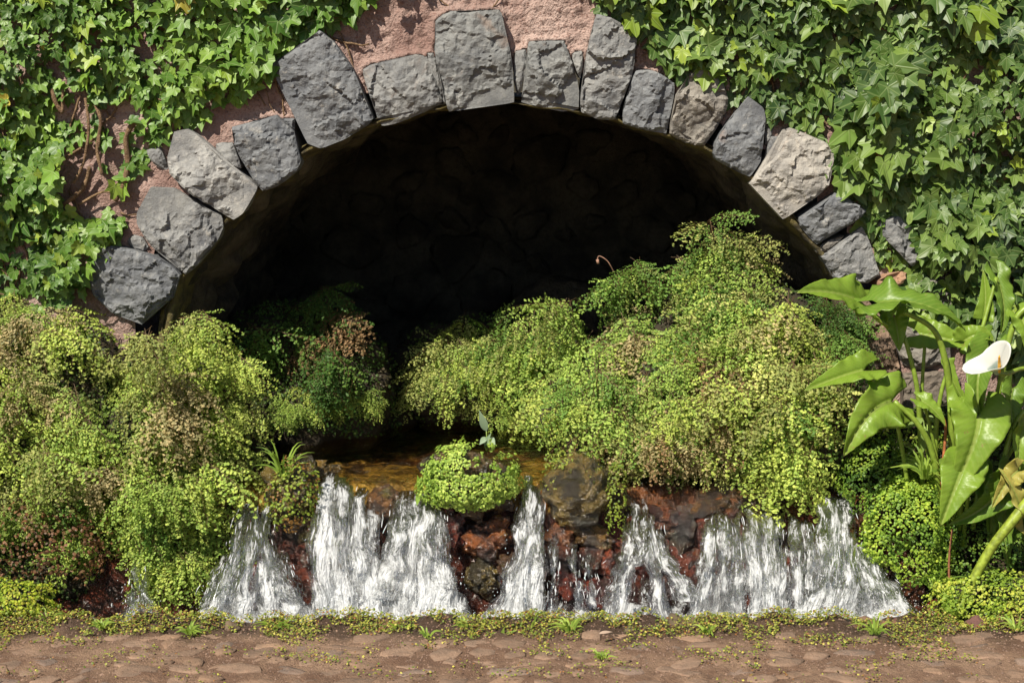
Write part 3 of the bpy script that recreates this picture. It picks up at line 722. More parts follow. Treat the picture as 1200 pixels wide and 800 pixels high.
# ------------------------------------------------------------------ falls
def fall(label, streams, seed=1, drops=350, yb=-.50):
    """streams: (u top, v top, width top, u foot, v foot, width foot, foam)"""
    r = random.Random(seed); ub = sum(q[3] for q in streams) / len(streams)
    root = empty('waterfall', P(ub, 735, yb)); tag(root, label, 'waterfall', 'falls of water over the rock weir')
    mbS = MB(); mbD = MB(); OC = [(1, 0, 0), (0, 1, 0), (-1, 0, 0), (0, -1, 0), (0, 0, 1), (0, 0, -1)]; OF = [(0, 1, 4), (1, 2, 4), (2, 3, 4), (3, 0, 4), (1, 0, 5), (2, 1, 5), (3, 2, 5), (0, 3, 5)]
    for si, (ut, vt, wt, uf, vf, wf, foam) in enumerate(streams):
        sd = seed * 13.7 + si * 3.1; k_ = 1 / 372.0
        hi = min(1, max(0, (640 - vt) / 70)); yt = -.36 + .06 * hi; yf = yb - r.uniform(0, .03)
        A = P(ut, vt, yt); B = P(uf, vf, yf); lipped = vt < 612
        def pt(s, t, push=0.0):
            if lipped and t < 0.15:
                q = t / 0.15; w = wt * k_; c = Vector((A.x + .01 * math.sin(sd), A.y + .07 * (1 - q), A.z + 0.010 * (1 - q)))
            else:
                q = (t - .15) / .85 if lipped else t
                c = Vector((A.x + (B.x - A.x) * (.5 * q + .5 * q * q) + .010 * noise.noise(Vector((t * 3, sd, 0))), A.y + (B.y - A.y) * (1 - (1 - q) ** 1.8), A.z + (B.z - A.z) * (q ** 1.4 * .8 + q * .2)))
                w = (wt + (wf - wt) * q ** .8) * 1.28 * k_ * (1 + .42 * noise.noise(Vector((t * 4.5, sd, 5))))
            return Vector((c.x + (s - .5) * w, c.y - push - .012 * math.cos((s - .5) * math.pi), c.z))
        wm = (wt + wf) / 2 * k_; nx = max(7, int(wm / 0.0055)); nt_ = 56
        for layer in range(2):
            vs = []; uvs = []; tint = []; wob = 1.0 + layer * .25
            for j in range(nt_):
                t = j / (nt_ - 1)
                for i in range(nx):
                    s = i / (nx - 1); a = s * wm; am = min(1, t * 4)
                    s2 = .5 + (s - .5) * wob + (0.012 / wm) * noise.noise(Vector((a * 20, t * 7, sd + layer * 9))) * am
                    nz = noise.noise(Vector((a * 40, t * 4, sd * 3 + layer * 7))); n2 = noise.noise(Vector((a * 95, t * 11, sd + layer)))
                    n3 = noise.noise(Vector((a * 12, t * 5, sd * 4)))
                    vs.append(pt(s2, t, layer * 0.012 + (0.014 * nz + 0.008 * n2 + 0.020 * n3) * am)); uvs.append((a + sd, t * 0.5))
                    e = 1 - min(s, 1 - s) * 2                                        # 1 at the edges
                    clump = noise.noise(Vector((a * 18, t * 3.2, sd * 2.1 + layer))); c2 = noise.noise(Vector((a * 48, t * 9, sd + layer * 3)))
                    start = 0.85 * max(0, 1 - t * 7) if not lipped else 0.35 * max(0, 1 - t * 5)
                    tint.append(foam + .10 + 0.50 * clump + 0.40 * c2 - 0.85 * e ** 1.8 - start - .15 * layer + 1.0 * max(0, t - 0.52) * foam * 1.6)
            fs = [(j * nx + i, j * nx + i + 1, (j + 1) * nx + i + 1, (j + 1) * nx + i) for j in range(nt_ - 1) for i in range(nx - 1)]
            me = mesh('water_stream', vs, fs, True, M_FALL); setuv(me, uvs); setcol(me, tint); link('water_stream', me, root)
        for k in range(int(16 + wm * 160)):
            s = r.gauss(.5, .33); t0 = r.uniform(0.12, 0.94); ln = r.uniform(0.015, 0.09); rad = r.uniform(0.0005, 0.0015); ph = r.uniform(0, 50); out = r.uniform(0.0, 0.04); pts = []; rr = []; m = 5
            for i in range(m):
                t = t0 + ln * i / (m - 1)
                if t > 1: break
                pts.append(pt(s + 0.05 * noise.noise(Vector((t * 11, ph, 0))), t, out + 0.02 * noise.noise(Vector((t * 9, ph, 3))))); rr.append(rad * 1.1 * (0.2 + math.sin(math.pi * (i + .5) / m)))
            if len(pts) > 2: mbS.tube(pts, rr, 3)
        for k in range(int(drops / len(streams))):
            s = r.gauss(0.5, 0.42); t = 1 - abs(r.gauss(0, 0.30))
            if t < 0.2: continue
            p = pt(s, t, r.uniform(-0.01, 0.07)) + Vector((r.gauss(0, .010), 0, abs(r.gauss(0, 0.02)) * t)); a = r.uniform(0.0005, 0.0018)
            mbD.add([(p.x + q[0] * a, p.y + q[1] * a, p.z + q[2] * a * r.uniform(1.0, 2.6)) for q in OC], OF)
    # churned foam where the fall lands
    u0 = min(q[3] - q[5] * .55 for q in streams if q[4] > 715); u1 = max(q[3] + q[5] * .55 for q in streams if q[4] > 715)
    a0 = P(u0, 730, yb).x; a1 = P(u1, 730, yb).x; nx = max(10, int((a1 - a0) / .006)); vs = []; uvs = []; tint = []; fo = sum(q[6] for q in streams) / len(streams)
    for j in range(14):
        q = j / 13
        for i in range(nx):
            x = a0 + (a1 - a0) * i / (nx - 1); p = Vector((x, q * .12, seed)); e = min(i, nx - 1 - i) / (nx - 1) * 2
            h = (.052 + .05 * noise.noise(Vector((x * 12, seed, 0)))) * math.sin(math.pi * min(1, .15 + q)) ** .7 * min(1, e * 5) + .014 * noise.noise(p * 55) + .01 * noise.noise(p * 120)
            vs.append((x, yb + .03 - q * .13, .325 + h)); uvs.append((x * 1.0, q * .35)); tint.append(fo + .30 + .4 * noise.noise(p * 30) - .5 * max(0, 1 - e * 6))
    fs = [(j * nx + i, j * nx + i + 1, (j + 1) * nx + i + 1, (j + 1) * nx + i) for j in range(13) for i in range(nx - 1)]
    me = mesh('foam', vs, fs, True, M_FALL); setuv(me, uvs); setcol(me, tint); link('foam', me, root)
    tag(mbS.build('water_strands', M_DROP, root), kind='stuff'); tag(mbD.build('spray', M_DROP, root), kind='stuff')
fall('shaded bluish fall at the far left beside the hanging fern', [(292, 588, 14, 250, 730, 26, .30), (302, 586, 16, 288, 732, 30, .36), (330, 640, 12, 366, 732, 24, .34), (286, 620, 12, 256, 732, 26, .32), (312, 592, 14, 322, 732, 30, .45), (316, 628, 12, 352, 728, 28, .42), (300, 640, 10, 268, 730, 20, .34), (270, 640, 8, 232, 728, 16, .25)], 1, 250)
fall('tall white fall right of the mossy grass-tufted rock', [(386, 563, 20, 378, 738, 24, .52), (402, 568, 22, 400, 738, 30, .58), (418, 580, 20, 424, 738, 30, .55), (434, 600, 14, 442, 738, 26, .62), (426, 620, 18, 410, 738, 28, .5)], 2, 500)
fall('widest splashing white fall below the two-leaved seedling', [(472, 584, 18, 452, 700, 26, .50), (484, 584, 20, 478, 738, 30, .60), (500, 584, 22, 500, 738, 32, .58), (514, 592, 14, 522, 738, 30, .62), (512, 652, 22, 548, 738, 26, .62), (450, 640, 22, 430, 740, 36, .66), (480, 660, 40, 470, 740, 50, .68), (505, 670, 36, 520, 740, 44, .66), (520, 640, 10, 530, 690, 16, .35)], 3, 900, -.52)
fall('narrow steep fall between the liverwort cushion and the big mossy rock', [(622, 566, 14, 604, 742, 26, .58), (631, 572, 12, 626, 742, 20, .55), (616, 590, 12, 588, 742, 26, .56), (612, 640, 12, 568, 742, 22, .52)], 4, 380, -.52)
fall('thin broken fall over red rocks in the middle right', [(742, 590, 14, 722, 738, 22, .42), (752, 592, 14, 744, 660, 18, .40), (758, 600, 14, 778, 738, 22, .42), (766, 612, 12, 802, 700, 22, .38), (730, 640, 16, 706, 738, 22, .46), (756, 670, 12, 752, 738, 18, .36), (790, 690, 12, 800, 738, 20, .40), (740, 700, 22, 728, 740, 36, .52)], 5, 400)
fall('thin glassy trickles over the dark red rocks below the big mossy boulder', [(650, 620, 12, 646, 736, 18, .20), (672, 625, 12, 676, 736, 16, .16), (690, 640, 12, 692, 736, 18, .22), (660, 690, 20, 658, 740, 30, .34)], 9, 200)
fall('broad streaky fall under the drooping fern tips', [(832, 604, 16, 816, 736, 24, .42), (846, 600, 16, 838, 736, 22, .46), (862, 604, 14, 862, 736, 22, .34), (878, 600, 16, 884, 736, 22, .48), (896, 600, 16, 900, 736, 24, .52), (912, 602, 14, 914, 736, 22, .42), (928, 606, 14, 934, 736, 20, .40), (890, 650, 20, 892, 736, 30, .50), (944, 610, 14, 940, 736, 20, .36), (824, 640, 12, 808, 736, 22, .34), (854, 660, 24, 852, 736, 30, .40)], 6, 500)
fall('slanting fall at the far right beside the small-leaved bank', [(960, 584, 16, 952, 690, 20, .36), (972, 580, 16, 966, 738, 28, .48), (984, 584, 18, 990, 738, 28, .42), (960, 640, 20, 946, 738, 32, .62), (998, 630, 18, 1028, 738, 32, .55), (1008, 636, 16, 1056, 738, 32, .55), (1014, 650, 12, 1080, 732, 26, .46), (990, 660, 16, 1006, 738, 28, .42)], 7, 600, -.53)
fall('faint trickle almost hidden behind the left fern bank', [(168, 640, 12, 158, 730, 22, .30), (174, 650, 10, 180, 730, 18, .26)], 8, 60)

# ------------------------------------------------------------------ banks of earth that carry the ferns
def ellipsoid_bank(name, parts, mat):
    vs = []; fs = []
    for i, (c, r) in enumerate(parts):
        bm = bmesh.new(); bmesh.ops.create_icosphere(bm, subdivisions=5, radius=1.0)
        b = len(vs)
        for v in bm.verts:
            p = v.co; q = Vector((c[0] + p.x * r[0], c[1] + p.y * r[1], c[2] + p.z * r[2]))
            q += p.normalized() * (0.05 * fbm(q * 5) + 0.03 * rocky(q * 9)); vs.append(q)
        fs += [tuple(v.index + b for v in f.verts) for f in bm.faces]; bm.free()
    me = mesh(name, vs, fs, True, mat); o = link(name, me); tag(o, kind='structure'); return o, BVHTree.FromPolygons(vs, fs)
bankL, bvL = ellipsoid_bank('left_bank', [((-1.62, 0.02, 0.66), (0.62, 0.38, 0.55)), ((-1.18, -0.02, 0.62), (0.36, 0.34, 0.47)), ((-1.75, -0.1, 0.40), (0.6, 0.36, 0.16))], M_BANK)
bankR, bvR = ellipsoid_bank('right_bank', [((0.66, 0.12, 0.86), (0.52, 0.36, 0.30)), ((0.78, 0.15, 1.12), (0.28, 0.26, 0.20)), ((0.0, 0.72, 0.88), (0.52, 0.24, 0.20)), ((0.42, 0.22, 0.84), (0.28, 0.26, 0.16)), ((1.0, 0.0, 0.84), (0.26, 0.28, 0.28))], M_BANK)
bankS, bvS = ellipsoid_bank('right_slope', [((1.55, 0.02, 0.52), (0.45, 0.40, 0.42)), ((1.75, -0.2, 0.40), (0.5, 0.40, 0.14)), ((1.28, -0.05, 0.55), (0.16, 0.22, 0.26))], M_BANK)
bankI, bvI = ellipsoid_bank('inner_bank', [((-0.80, 0.48, 0.88), (0.36, 0.24, 0.30)), ((-0.66, 0.62, 0.74), (0.28, 0.14, 0.08))], M_BANK)
def cast(bv, u, v, fb):
    d = ray(u, v).normalized(); h = bv.ray_cast(CAM, d)
    if h[0] is None: return P(u, v, fb), Vector((0, -0.8, 0.6))
    return h[0], h[1]

# ------------------------------------------------------------------ maidenhair fern
def frond_mesh(seed):
    r = random.Random(seed); mb = MB(); st = MB()
    npair = r.choice((5, 6, 6, 7)); bend = r.uniform(0.35, 0.85); sway = r.uniform(-.2, .2)
    def rach(t): return Vector((t * (1 - 0.15 * bend * t), sway * t * t, -bend * t * t))
    st.tube([rach(t / 7) for t in range(8)], [0.005 * (1 - t / 9) for t in range(8)], 3)
    def pinnule(p, d, nrm, s):
        d = d.normalized(); nrm = (nrm - d * nrm.dot(d)).normalized(); side = nrm.cross(d).normalized(); tint = r.random(); a = r.uniform(0.8, 1.15); b = [p]
        for ang in (-68, -36, -8, 20, 46, 72):
            an = R(ang + r.uniform(-6, 6)); rr = s * r.uniform(0.84, 1.08)
            b.append(p + d * (math.cos(an) * rr) + side * (math.sin(an) * rr * a) + nrm * (r.uniform(-.16, .16) * s))
        mb.add(b, [(0, 1, 2), (0, 2, 3), (0, 3, 4), (0, 4, 5), (0, 5, 6)], None, tint)
    def pinna(p0, d0, ln, nrm, s0):
        n = max(3, int(ln / 0.047)); curve = r.uniform(-.4, .4); drop = r.uniform(-.1, 0.9)
        side = nrm.cross(d0).normalized(); pts = []
        for i in range(n + 1):
            t = i / n; pts.append(p0 + d0 * (ln * t) + side * (curve * ln * t * t * 0.5) - nrm * (drop * ln * t * t * 0.6))
        st.tube([pts[0], pts[n // 2], pts[n]], [0.003, 0.0025, 0.001], 3)
        for i in range(1, n + 1):
            d = (pts[i] - pts[i - 1]).normalized()
            for sg in (-1, 1):
                if r.random() < 0.10: continue
                an = R(r.uniform(35, 75)) * sg; q = Quaternion(nrm, an) @ d
                nn = (nrm + Vector((r.gauss(0, .17), r.gauss(0, .17), 0))).normalized()
                pinnule(pts[i] + q * r.uniform(.006, .03) + nrm * r.uniform(-.03, .03), q, nn, s0 * r.uniform(0.7, 1.15) * (1 - 0.2 * i / n))
        pinnule(pts[n], (pts[n] - pts[n - 1]), nrm, s0 * 0.85)
    N = Vector((0, 0, 1))
    for i in range(npair):
        t = 0.14 + 0.76 * i / npair; ln = (0.50 * (1 - (t - 0.1) ** 1.2) + 0.03) * r.uniform(0.65, 1.15)
        for sg in (-1, 1):
            tt = min(.98, t + (0.06 if sg > 0 else 0) + r.uniform(-.02, .02)); p = rach(tt); d = (rach(tt + .05) - p).normalized()
            nn = (N + Vector((r.uniform(-.15, .15), r.uniform(-.3, .3), r.uniform(0, .2)))).normalized()
            dd = Quaternion(nn, R(r.uniform(34, 72)) * sg) @ d
            pinna(p, dd.normalized(), ln, nn, 0.044)
    pinna(rach(0.9), (rach(1) - rach(.9)).normalized(), 0.16, N, 0.042)
    b = len(mb.v); mb2 = MB(); mb2.v = mb.v + st.v; mb2.f = mb.f + [tuple(i + b for i in f) for f in st.f]; mb2.uv = mb.uv + st.uv; mb2.t = mb.t + st.t
    me = mb2.mesh('frond', M_FERN, False); me.materials.append(M_RACHIS)
    mi = [0] * len(mb.f) + [1] * len(st.f); me.polygons.foreach_set('material_index', mi); return me
FR = [frond_mesh(500 + i) for i in range(16)]
YG = (0.46, 0.56, 0.13); BGc = (0.33, 0.46, 0.10); MGc = (0.17, 0.30, 0.06); DGc = (0.07, 0.15, 0.03); OLc = (0.34, 0.38, 0.12); BRc = (0.25, 0.16, 0.08); PKc = (0.42, 0.36, 0.19); YL = (0.54, 0.58, 0.20)
def fern(label, poly, n, bv, fb, pal, size=(0.13, 0.22), seed=1, lift=0.06, hang=0.55, side=0.5, group='maidenhair ferns around the spring', up=0.0):
    r = random.Random(seed); us = [p[0] for p in poly]; vv = [p[1] for p in poly]
    cu = sum(us) / len(us); cv = sum(vv) / len(vv)
    base, _ = cast(bv, cu, cv, fb); root = empty('maidenhair_fern', base); tag(root, label, 'fern', group)
    area = abs(sum(poly[q][0] * poly[(q + 1) % len(poly)][1] - poly[(q + 1) % len(poly)][0] * poly[q][1] for q in range(len(poly)))) / 2
    per = 8; nc = max(3, int(n / per)); gap = math.sqrt(area / nc) * 0.84; cs = []; tries = 0
    while len(cs) < nc and tries < 4000:
        tries += 1; u = r.uniform(min(us), max(us)); v = r.uniform(min(vv), max(vv))
        if tries > 2500: gap *= .999
        if inpoly(u, v, poly) and all((u - a) ** 2 + (v - b) ** 2 > gap * gap for a, b in cs): cs.append((u, v))
    for u, v in cs:
        if n > 150 and noise.noise(Vector((u * .028, v * .028, seed * 1.7))) > .24: continue
        relu = (u - cu) / (max(us) - min(us)) * 2; relv = (v - min(vv)) / (max(vv) - min(vv))
        hit, nm = cast(bv, u, v - 10, fb); L0 = r.uniform(*size); tc = (CAM - hit).normalized()
        base_p = hit + tc * (lift * r.uniform(-.6, 1.7)) + Vector((0, 0, L0 * .30))
        q = 0.5 + 0.8 * noise.noise(Vector((hit.x * 4.5, hit.z * 4.5, seed * 0.3))) + r.uniform(-.28, .28)
        cidx = q; lean = r.gauss(0, .35) + relu * side * .7; gx = r.gauss(-.15, .25)
        for f in range(per):
            top = up * max(0, 1 - relv * 2.6)
            a = lean + (f + r.uniform(.1, .9)) / per * 3.6 - 1.8                      # fan from side to side over the crown of the clump
            if top > .2: a *= 1.0 + .45 * top
            d = Vector((math.sin(a), -0.62 + r.gauss(0, .16), -math.cos(a) * .8 - .05 + .25 * top - .25 * (hang - .5) + r.gauss(0, .12))).normalized()
            nn = Vector((gx + .25 * math.sin(a) + r.gauss(0, .15), -0.52 + r.gauss(0, .14), 0.86)).normalized()
            nn = (nn - d * nn.dot(d)).normalized(); yv = nn.cross(d); L = L0 * r.uniform(.8, 1.25)
            m = Matrix((d, yv, nn)).transposed().to_4x4() @ Matrix.Diagonal((L, L * r.uniform(.85, 1.1), L * 1.1, 1))
            m = Matrix.Translation(base_p + Vector((r.gauss(0, .012), r.gauss(0, .015), r.gauss(0, .015))) - d * (L * .12)) @ m
            qq = cidx + r.uniform(-.12, .12); col = pal[max(0, min(len(pal) - 1, int(qq * len(pal))))]; j = r.uniform(.85, 1.15)
            link('frond', r.choice(FR), root, None, m, tuple(a_ * j for a_ in col))
    return root
PAL_L = [BRc, OLc, OLc, MGc, BGc, BGc, YG, YG, OLc, PKc]
PAL_R = [PKc, OLc, MGc, BGc, BGc, YG, YG, YL, OLc, BRc]
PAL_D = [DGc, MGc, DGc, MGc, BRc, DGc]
fern('olive and yellow maidenhair fern at the upper left under the lowest arch stone', [(-20, 372), (60, 372), (120, 392), (180, 418), (215, 435), (200, 560), (-20, 580)], 290, bvL, -.3, [OLc, OLc, BGc, YG, YG, YG, OLc, BGc, PKc], (.12, .19), 11, 0.07)
fern('bright green maidenhair fern drooping at the pool’s left edge'.replace('’', "'"), [(195, 425), (235, 392), (262, 403), (280, 428), (288, 465), (292, 520), (282, 580), (190, 590), (185, 440)], 250, bvL, -.25, [OLc, BGc, YG, YG, BGc, OLc, YG], (.12, .2), 12, 0.06)
fern('long green curtain of maidenhair fern hanging down to the path at left', [(60, 560), (285, 560), (276, 630), (250, 660), (225, 695), (150, 690), (95, 660), (60, 610)], 230, bvL, -.35, [MGc, BGc, BGc, YG, BGc, YG, BGc, PKc], (.13, .2), 13, 0.06, 0.9, 0.3)
fern('sparse brown and green fern at the left edge of the picture low down', [(-25, 560), (60, 560), (60, 620), (-25, 640)], 60, bvL, -.3, [BRc, BRc, OLc, MGc, BGc], (.1, .16), 14, 0.05, 0.8)
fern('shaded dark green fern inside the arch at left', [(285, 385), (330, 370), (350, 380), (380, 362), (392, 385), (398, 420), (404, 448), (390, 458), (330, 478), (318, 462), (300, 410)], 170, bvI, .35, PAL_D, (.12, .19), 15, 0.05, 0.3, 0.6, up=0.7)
fern('low pale fern cushion at the left rim of the pool', [(330, 484), (370, 472), (445, 470), (450, 482), (400, 490), (335, 502)], 100, bvI, .42, [YG, BGc, OLc], (.06, .1), 16, 0.02, 0.3)
fern('small pale green fern in the middle at the back of the pool', [(492, 448), (515, 425), (552, 400), (600, 395), (618, 412), (610, 445), (560, 464), (500, 464)], 200, bvR, .2, [MGc, BGc, OLc, YG, MGc, BGc, PKc, DGc], (.10, .16), 17, 0.05, 0.35, 0.5, up=0.6)
fern('highest bright fern clump rising into the dark arch at right', [(622, 405), (645, 378), (700, 364), (720, 330), (790, 315), (835, 288), (862, 286), (878, 330), (868, 410), (620, 430)], 290, bvR, .1, [MGc, BGc, OLc, MGc, BGc, YG, PKc, BGc], (.12, .19), 18, 0.06, 0.25, 0.6, up=0.8)
fern('broad yellow green fern mass over the middle of the weir', [(600, 420), (830, 410), (830, 510), (780, 525), (700, 512), (630, 490), (600, 465)], 290, bvR, -.05, PAL_R, (.12, .2), 19, 0.06, 0.6, 0.5)
fern('big yellowish fern on the right beside the calla lily', [(850, 355), (915, 370), (955, 400), (968, 440), (955, 515), (935, 532), (830, 530), (820, 400)], 290, bvR, -.1, [OLc, MGc, BGc, YG, BGc, YL, OLc, YG, PKc], (.13, .22), 20, 0.06, 0.6, 0.5)
fern('drooping light green fern tip hanging in front of the broad right fall', [(905, 540), (965, 545), (950, 572), (915, 568)], 24, bvR, -.25, [BGc, YG], (.15, .2), 21, 0.05, 1.2, 0.1)
fern('yellowing fringe of fern overhanging the rocks of the weir', [(690, 505), (900, 518), (905, 552), (800, 548), (715, 542)], 145, bvR, -.2, [YL, PKc, BRc, OLc, YG], (.09, .15), 22, 0.04, 0.9, 0.3)
fern('thin fringe of pale fern along the back edge of the pool', [(470, 472), (540, 478), (630, 488), (640, 500), (540, 492), (470, 484)], 54, bvR, .45, [OLc, BGc, YG, PKc], (.06, .11), 24, 0.03, 0.4, 0.4)
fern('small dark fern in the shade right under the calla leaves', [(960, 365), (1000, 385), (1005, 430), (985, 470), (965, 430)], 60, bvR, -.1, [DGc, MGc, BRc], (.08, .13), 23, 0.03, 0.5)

def leaflet_cloud(name, items, mat, parent=None, color=None):
    """items: (point, normal, size)"""
    r = random.Random(len(items)); mb = MB()
    for p, n, s in items:
        n = Vector(n).normalized(); a = n.cross(Vector((r.uniform(-1, 1), r.uniform(-1, 1), r.uniform(-1, 1)))).normalized(); b = n.cross(a)
        t = r.random(); k = 5; vs = [p + n * s * .15]; rot = r.uniform(0, 6)
        for i in range(k):
            an = rot + 2 * math.pi * i / k; q = s * r.uniform(.75, 1.1); vs.append(p + a * math.cos(an) * q + b * math.sin(an) * q * .85 + n * s * r.uniform(-.25, .25))
        mb.add(vs, [(0, 1 + i, 1 + (i + 1) % k) for i in range(k)], None, t)
    o = link(name, mb.mesh(name, mat, False), parent, None, None, color); tag(o, kind='stuff'); return o
# small young leaflets and moss that carpet the banks under the fronds
def carpet(bv, polys, n, seed, cols, size=(.004, .008)):
    r = random.Random(seed); sets = [[] for _ in cols]
    for k in range(n):
        poly = r.choice(polys); u = r.uniform(min(p[0] for p in poly), max(p[0] for p in poly)); v = r.uniform(min(p[1] for p in poly), max(p[1] for p in poly))
        if not inpoly(u, v, poly): continue
        d = ray(u, v).normalized(); h = bv.ray_cast(CAM, d)
        if h[0] is None: continue
        p = h[0] + h[1] * r.uniform(0, .016) + Vector((r.gauss(0, .004), 0, r.gauss(0, .004))); nn = h[1] + Vector((r.gauss(0, .5), -.2 + r.gauss(0, .5), .4 + r.gauss(0, .5)))
        g = .5 + .9 * noise.noise(p * 9) + r.uniform(-.25, .25); sets[max(0, min(len(cols) - 1, int(g * len(cols))))].append((p, nn, r.uniform(*size)))
    for st, col in zip(sets, cols):
        if st: leaflet_cloud('ground_cover', st, M_GREEN, None, col)
CV = [(0.05, 0.04, 0.02), (0.05, 0.09, 0.02), (0.08, 0.13, 0.025), (0.13, 0.20, 0.035)]  # darkened: shade in the gaps between fronds is put into the leaflet colour
carpet(bvL, [[(-30, 330), (330, 330), (330, 720), (-30, 720)]], 15000, 71, CV)
carpet(bvR, [[(440, 250), (1030, 250), (1030, 580), (440, 580)]], 16000, 72, CV)
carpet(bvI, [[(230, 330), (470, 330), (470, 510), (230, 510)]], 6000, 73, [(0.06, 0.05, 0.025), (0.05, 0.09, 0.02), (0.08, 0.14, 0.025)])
carpet(bvS, [[(980, 420), (1230, 420), (1230, 730), (980, 730)]], 9000, 74, CV)

# ------------------------------------------------------------------ ivy
def ivy_leaf_mesh(seed):
    r = random.Random(seed); jit = lambda a: r.uniform(1 - a, 1 + a)
    lb = r.uniform(.8, 1.15); ctrl = [(0, 1.0 * jit(.12)), (9, .86), (19, .68), (30, .57), (40, .66), (48, .80 * lb), (56, .68), (70, .53), (86, .46), (100, .52), (112, .60 * lb), (126, .50), (145, .38), (165, .24)]
    L = [(a + r.uniform(-2, 2), q) for a, q in ctrl[1:]]; Rr = [(-a + r.uniform(-2, 2), q * jit(.05)) for a, q in ctrl[1:]]
    out = [(0, ctrl[0][1])] + L + [(180, 0.08)] + Rr[::-1]
    vs = [(0, 0, 0)]; uv = [(0, 0)]; n = len(out)
    cup = r.uniform(-.5, .7); tw = r.uniform(-.4, .4); bl = r.uniform(0.0, .8)
    for s in (0.5, 1.0):
        for a, q in out:
            x, y = q * s * math.cos(R(a)), q * s * math.sin(R(a))
            fold = abs(math.sin(R(a * 360 / 104))) # creases between lobes
            z = cup * 0.35 * abs(y) - bl * 0.3 * x * abs(x) + tw * x * y + 0.06 * s * s * fold
            vs.append((x, y, z)); uv.append((x, y))
    fs = [(0, 1 + i, 1 + (i + 1) % n) for i in range(n)] + [(1 + i, 1 + n + i, 1 + n + (i + 1) % n, 1 + (i + 1) % n) for i in range(n)]
    me = mesh('ivy_leaf', vs, fs, True, M_IVY); setuv(me, uv); setcol(me, [r.uniform(.2, .8)] * len(vs))
    return me, vs, fs, uv
IV = [ivy_leaf_mesh(800 + i) for i in range(14)]
def ivy(label, poly, n, size, seed, pal, bright=1.0, thin=None, maxd=0.11):
    r = random.Random(seed); us = [p[0] for p in poly]; vv = [p[1] for p in poly]
    root = empty('ivy', P(sum(us) / len(us), sum(vv) / len(vv), 0.0)); tag(root, label, 'ivy', 'ivy growing over the wall')
    items = []; k = 0; guard = 0
    while k < n and guard < n * 40:
        guard += 1
        u = r.uniform(min(us), max(us)); v = r.uniform(min(vv), max(vv))
        if not inpoly(u, v, poly): continue
        ed = dedge(u, v, poly)
        if thin and r.random() < thin(u, v): continue
        p0 = P(u, v, 0.0)
        bulge = 0.5 + 0.5 * noise.noise(Vector((p0.x * 4.5, seed, p0.z * 4.5)))
        if bulge < 0.36 and r.random() < 0.4: continue
        depth = (0.012 + maxd * 2.2 * bulge ** 2.2) * min(1, 0.35 + ed / 40); y = -depth * (r.random() ** 0.7)- 0.008
        s = 0.90 * r.uniform(*size) * (1.0 if r.random() < .75 else 1.4) * (0.8 + 0.4 * noise.noise(Vector((p0.x * 2.2, 7, p0.z * 2.2))) )
        c = P(u, v, y)
        az = r.gauss(0, 0.75); d = Vector((math.sin(az), -0.25 + r.gauss(0, .22), -math.cos(az))).normalized()
        nn = (Vector((r.gauss(-.05, .45), -1.0, 0.55 + r.gauss(0, .5)))).normalized(); nn = (nn - d * nn.dot(d)).normalized(); yv = nn.cross(d)
        m = Matrix.Translation(c) @ Matrix((d, yv, nn)).transposed().to_4x4() @ Matrix.Diagonal((s, s * r.uniform(.85, 1.1), s, 1))
        q = r.random(); g = 0.5 + 0.5 * noise.noise(Vector((p0.x * 2.5, seed + 3, p0.z * 2.5)))
        if q < 0.006: col = (0.30, 0.11, 0.05)
        elif q < 0.014: col = (0.42, 0.36, 0.06)
        elif q < 0.12: col = (0.24, 0.34, 0.04)
        else: col = pal[int(min(0.999, max(0, g + r.uniform(-.3, .3))) * len(pal))]
        j = r.uniform(.8, 1.2) * bright; items.append((y, m, tuple(a * j for a in col), r.randrange(len(IV)))); k += 1
    items.sort(key=lambda t: t[0])
    for y, m, col, q in items[:298]: link('ivy_leaf', IV[q][0], root, None, m, col)
    rest = items[298:]
    # the deeper leaves, joined, in three shades
    nsh = len(pal); groups = {}
    for it in rest: groups.setdefault(min(range(nsh), key=lambda i: sum((pal[i][c] * bright - it[2][c]) ** 2 for c in range(3))), []).append(it)
    for gi, its in groups.items():
        mb = MB()
        for y, m, col, q in its:
            _, vs, fs, uv = IV[q]; mb.add([m @ Vector(a) for a in vs], fs, uv, r.uniform(.1, .9))
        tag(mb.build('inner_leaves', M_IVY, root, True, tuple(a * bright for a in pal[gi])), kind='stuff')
    # tendrils and woody stems
    mb = MB()
    for k in range(int(n / 22)):
        while True:
            u = r.uniform(min(us), max(us)); v = r.uniform(min(vv), max(vv))
            if inpoly(u, v, poly): break
        pts = []; a = r.uniform(-2.4, -0.7)
        for i in range(9):
            pts.append(P(u, v, -0.012 - 0.015 * abs(noise.noise(Vector((u * .03, v * .03, seed)))))); a += r.gauss(0, .25); u += math.cos(a) * 9; v -= math.sin(a) * 9
        rad = r.uniform(.0015, .006); mb = MB(); mb.tube(pts, [rad * (1 - .06 * i) for i in range(9)], 5); mb.build('stem', M_BARK, root)
    return root
IP_L = [(0.05, 0.12, 0.018), (0.085, 0.18, 0.025), (0.14, 0.26, 0.04), (0.19, 0.32, 0.045)]
IP_R = [(0.035, 0.075, 0.02), (0.065, 0.125, 0.028), (0.10, 0.175, 0.036), (0.15, 0.235, 0.05)]
PL1 = [(-60, -40), (440, -40), (432, 10), (385, 30), (350, 52), (330, 70), (318, 95), (290, 108), (250, 128), (225, 150), (190, 160), (165, 170), (120, 150), (60, 170), (-60, 150)]
PL2 = [(-60, 150), (60, 168), (120, 150), (165, 172), (178, 190), (155, 215), (142, 245), (140, 280), (108, 300), (98, 345), (60, 360), (-60, 360)]
thinL = lambda u, v: 0.88 if (70 < u < 165 and 120 < v < 260 and noise.noise(Vector((u * .03, v * .03, 2))) > -0.30) else 0
ivy('dense sunlit ivy covering the upper left of the wall above the arch', PL1, 1150, (.040, .070), 31, IP_L, thin=thinL)
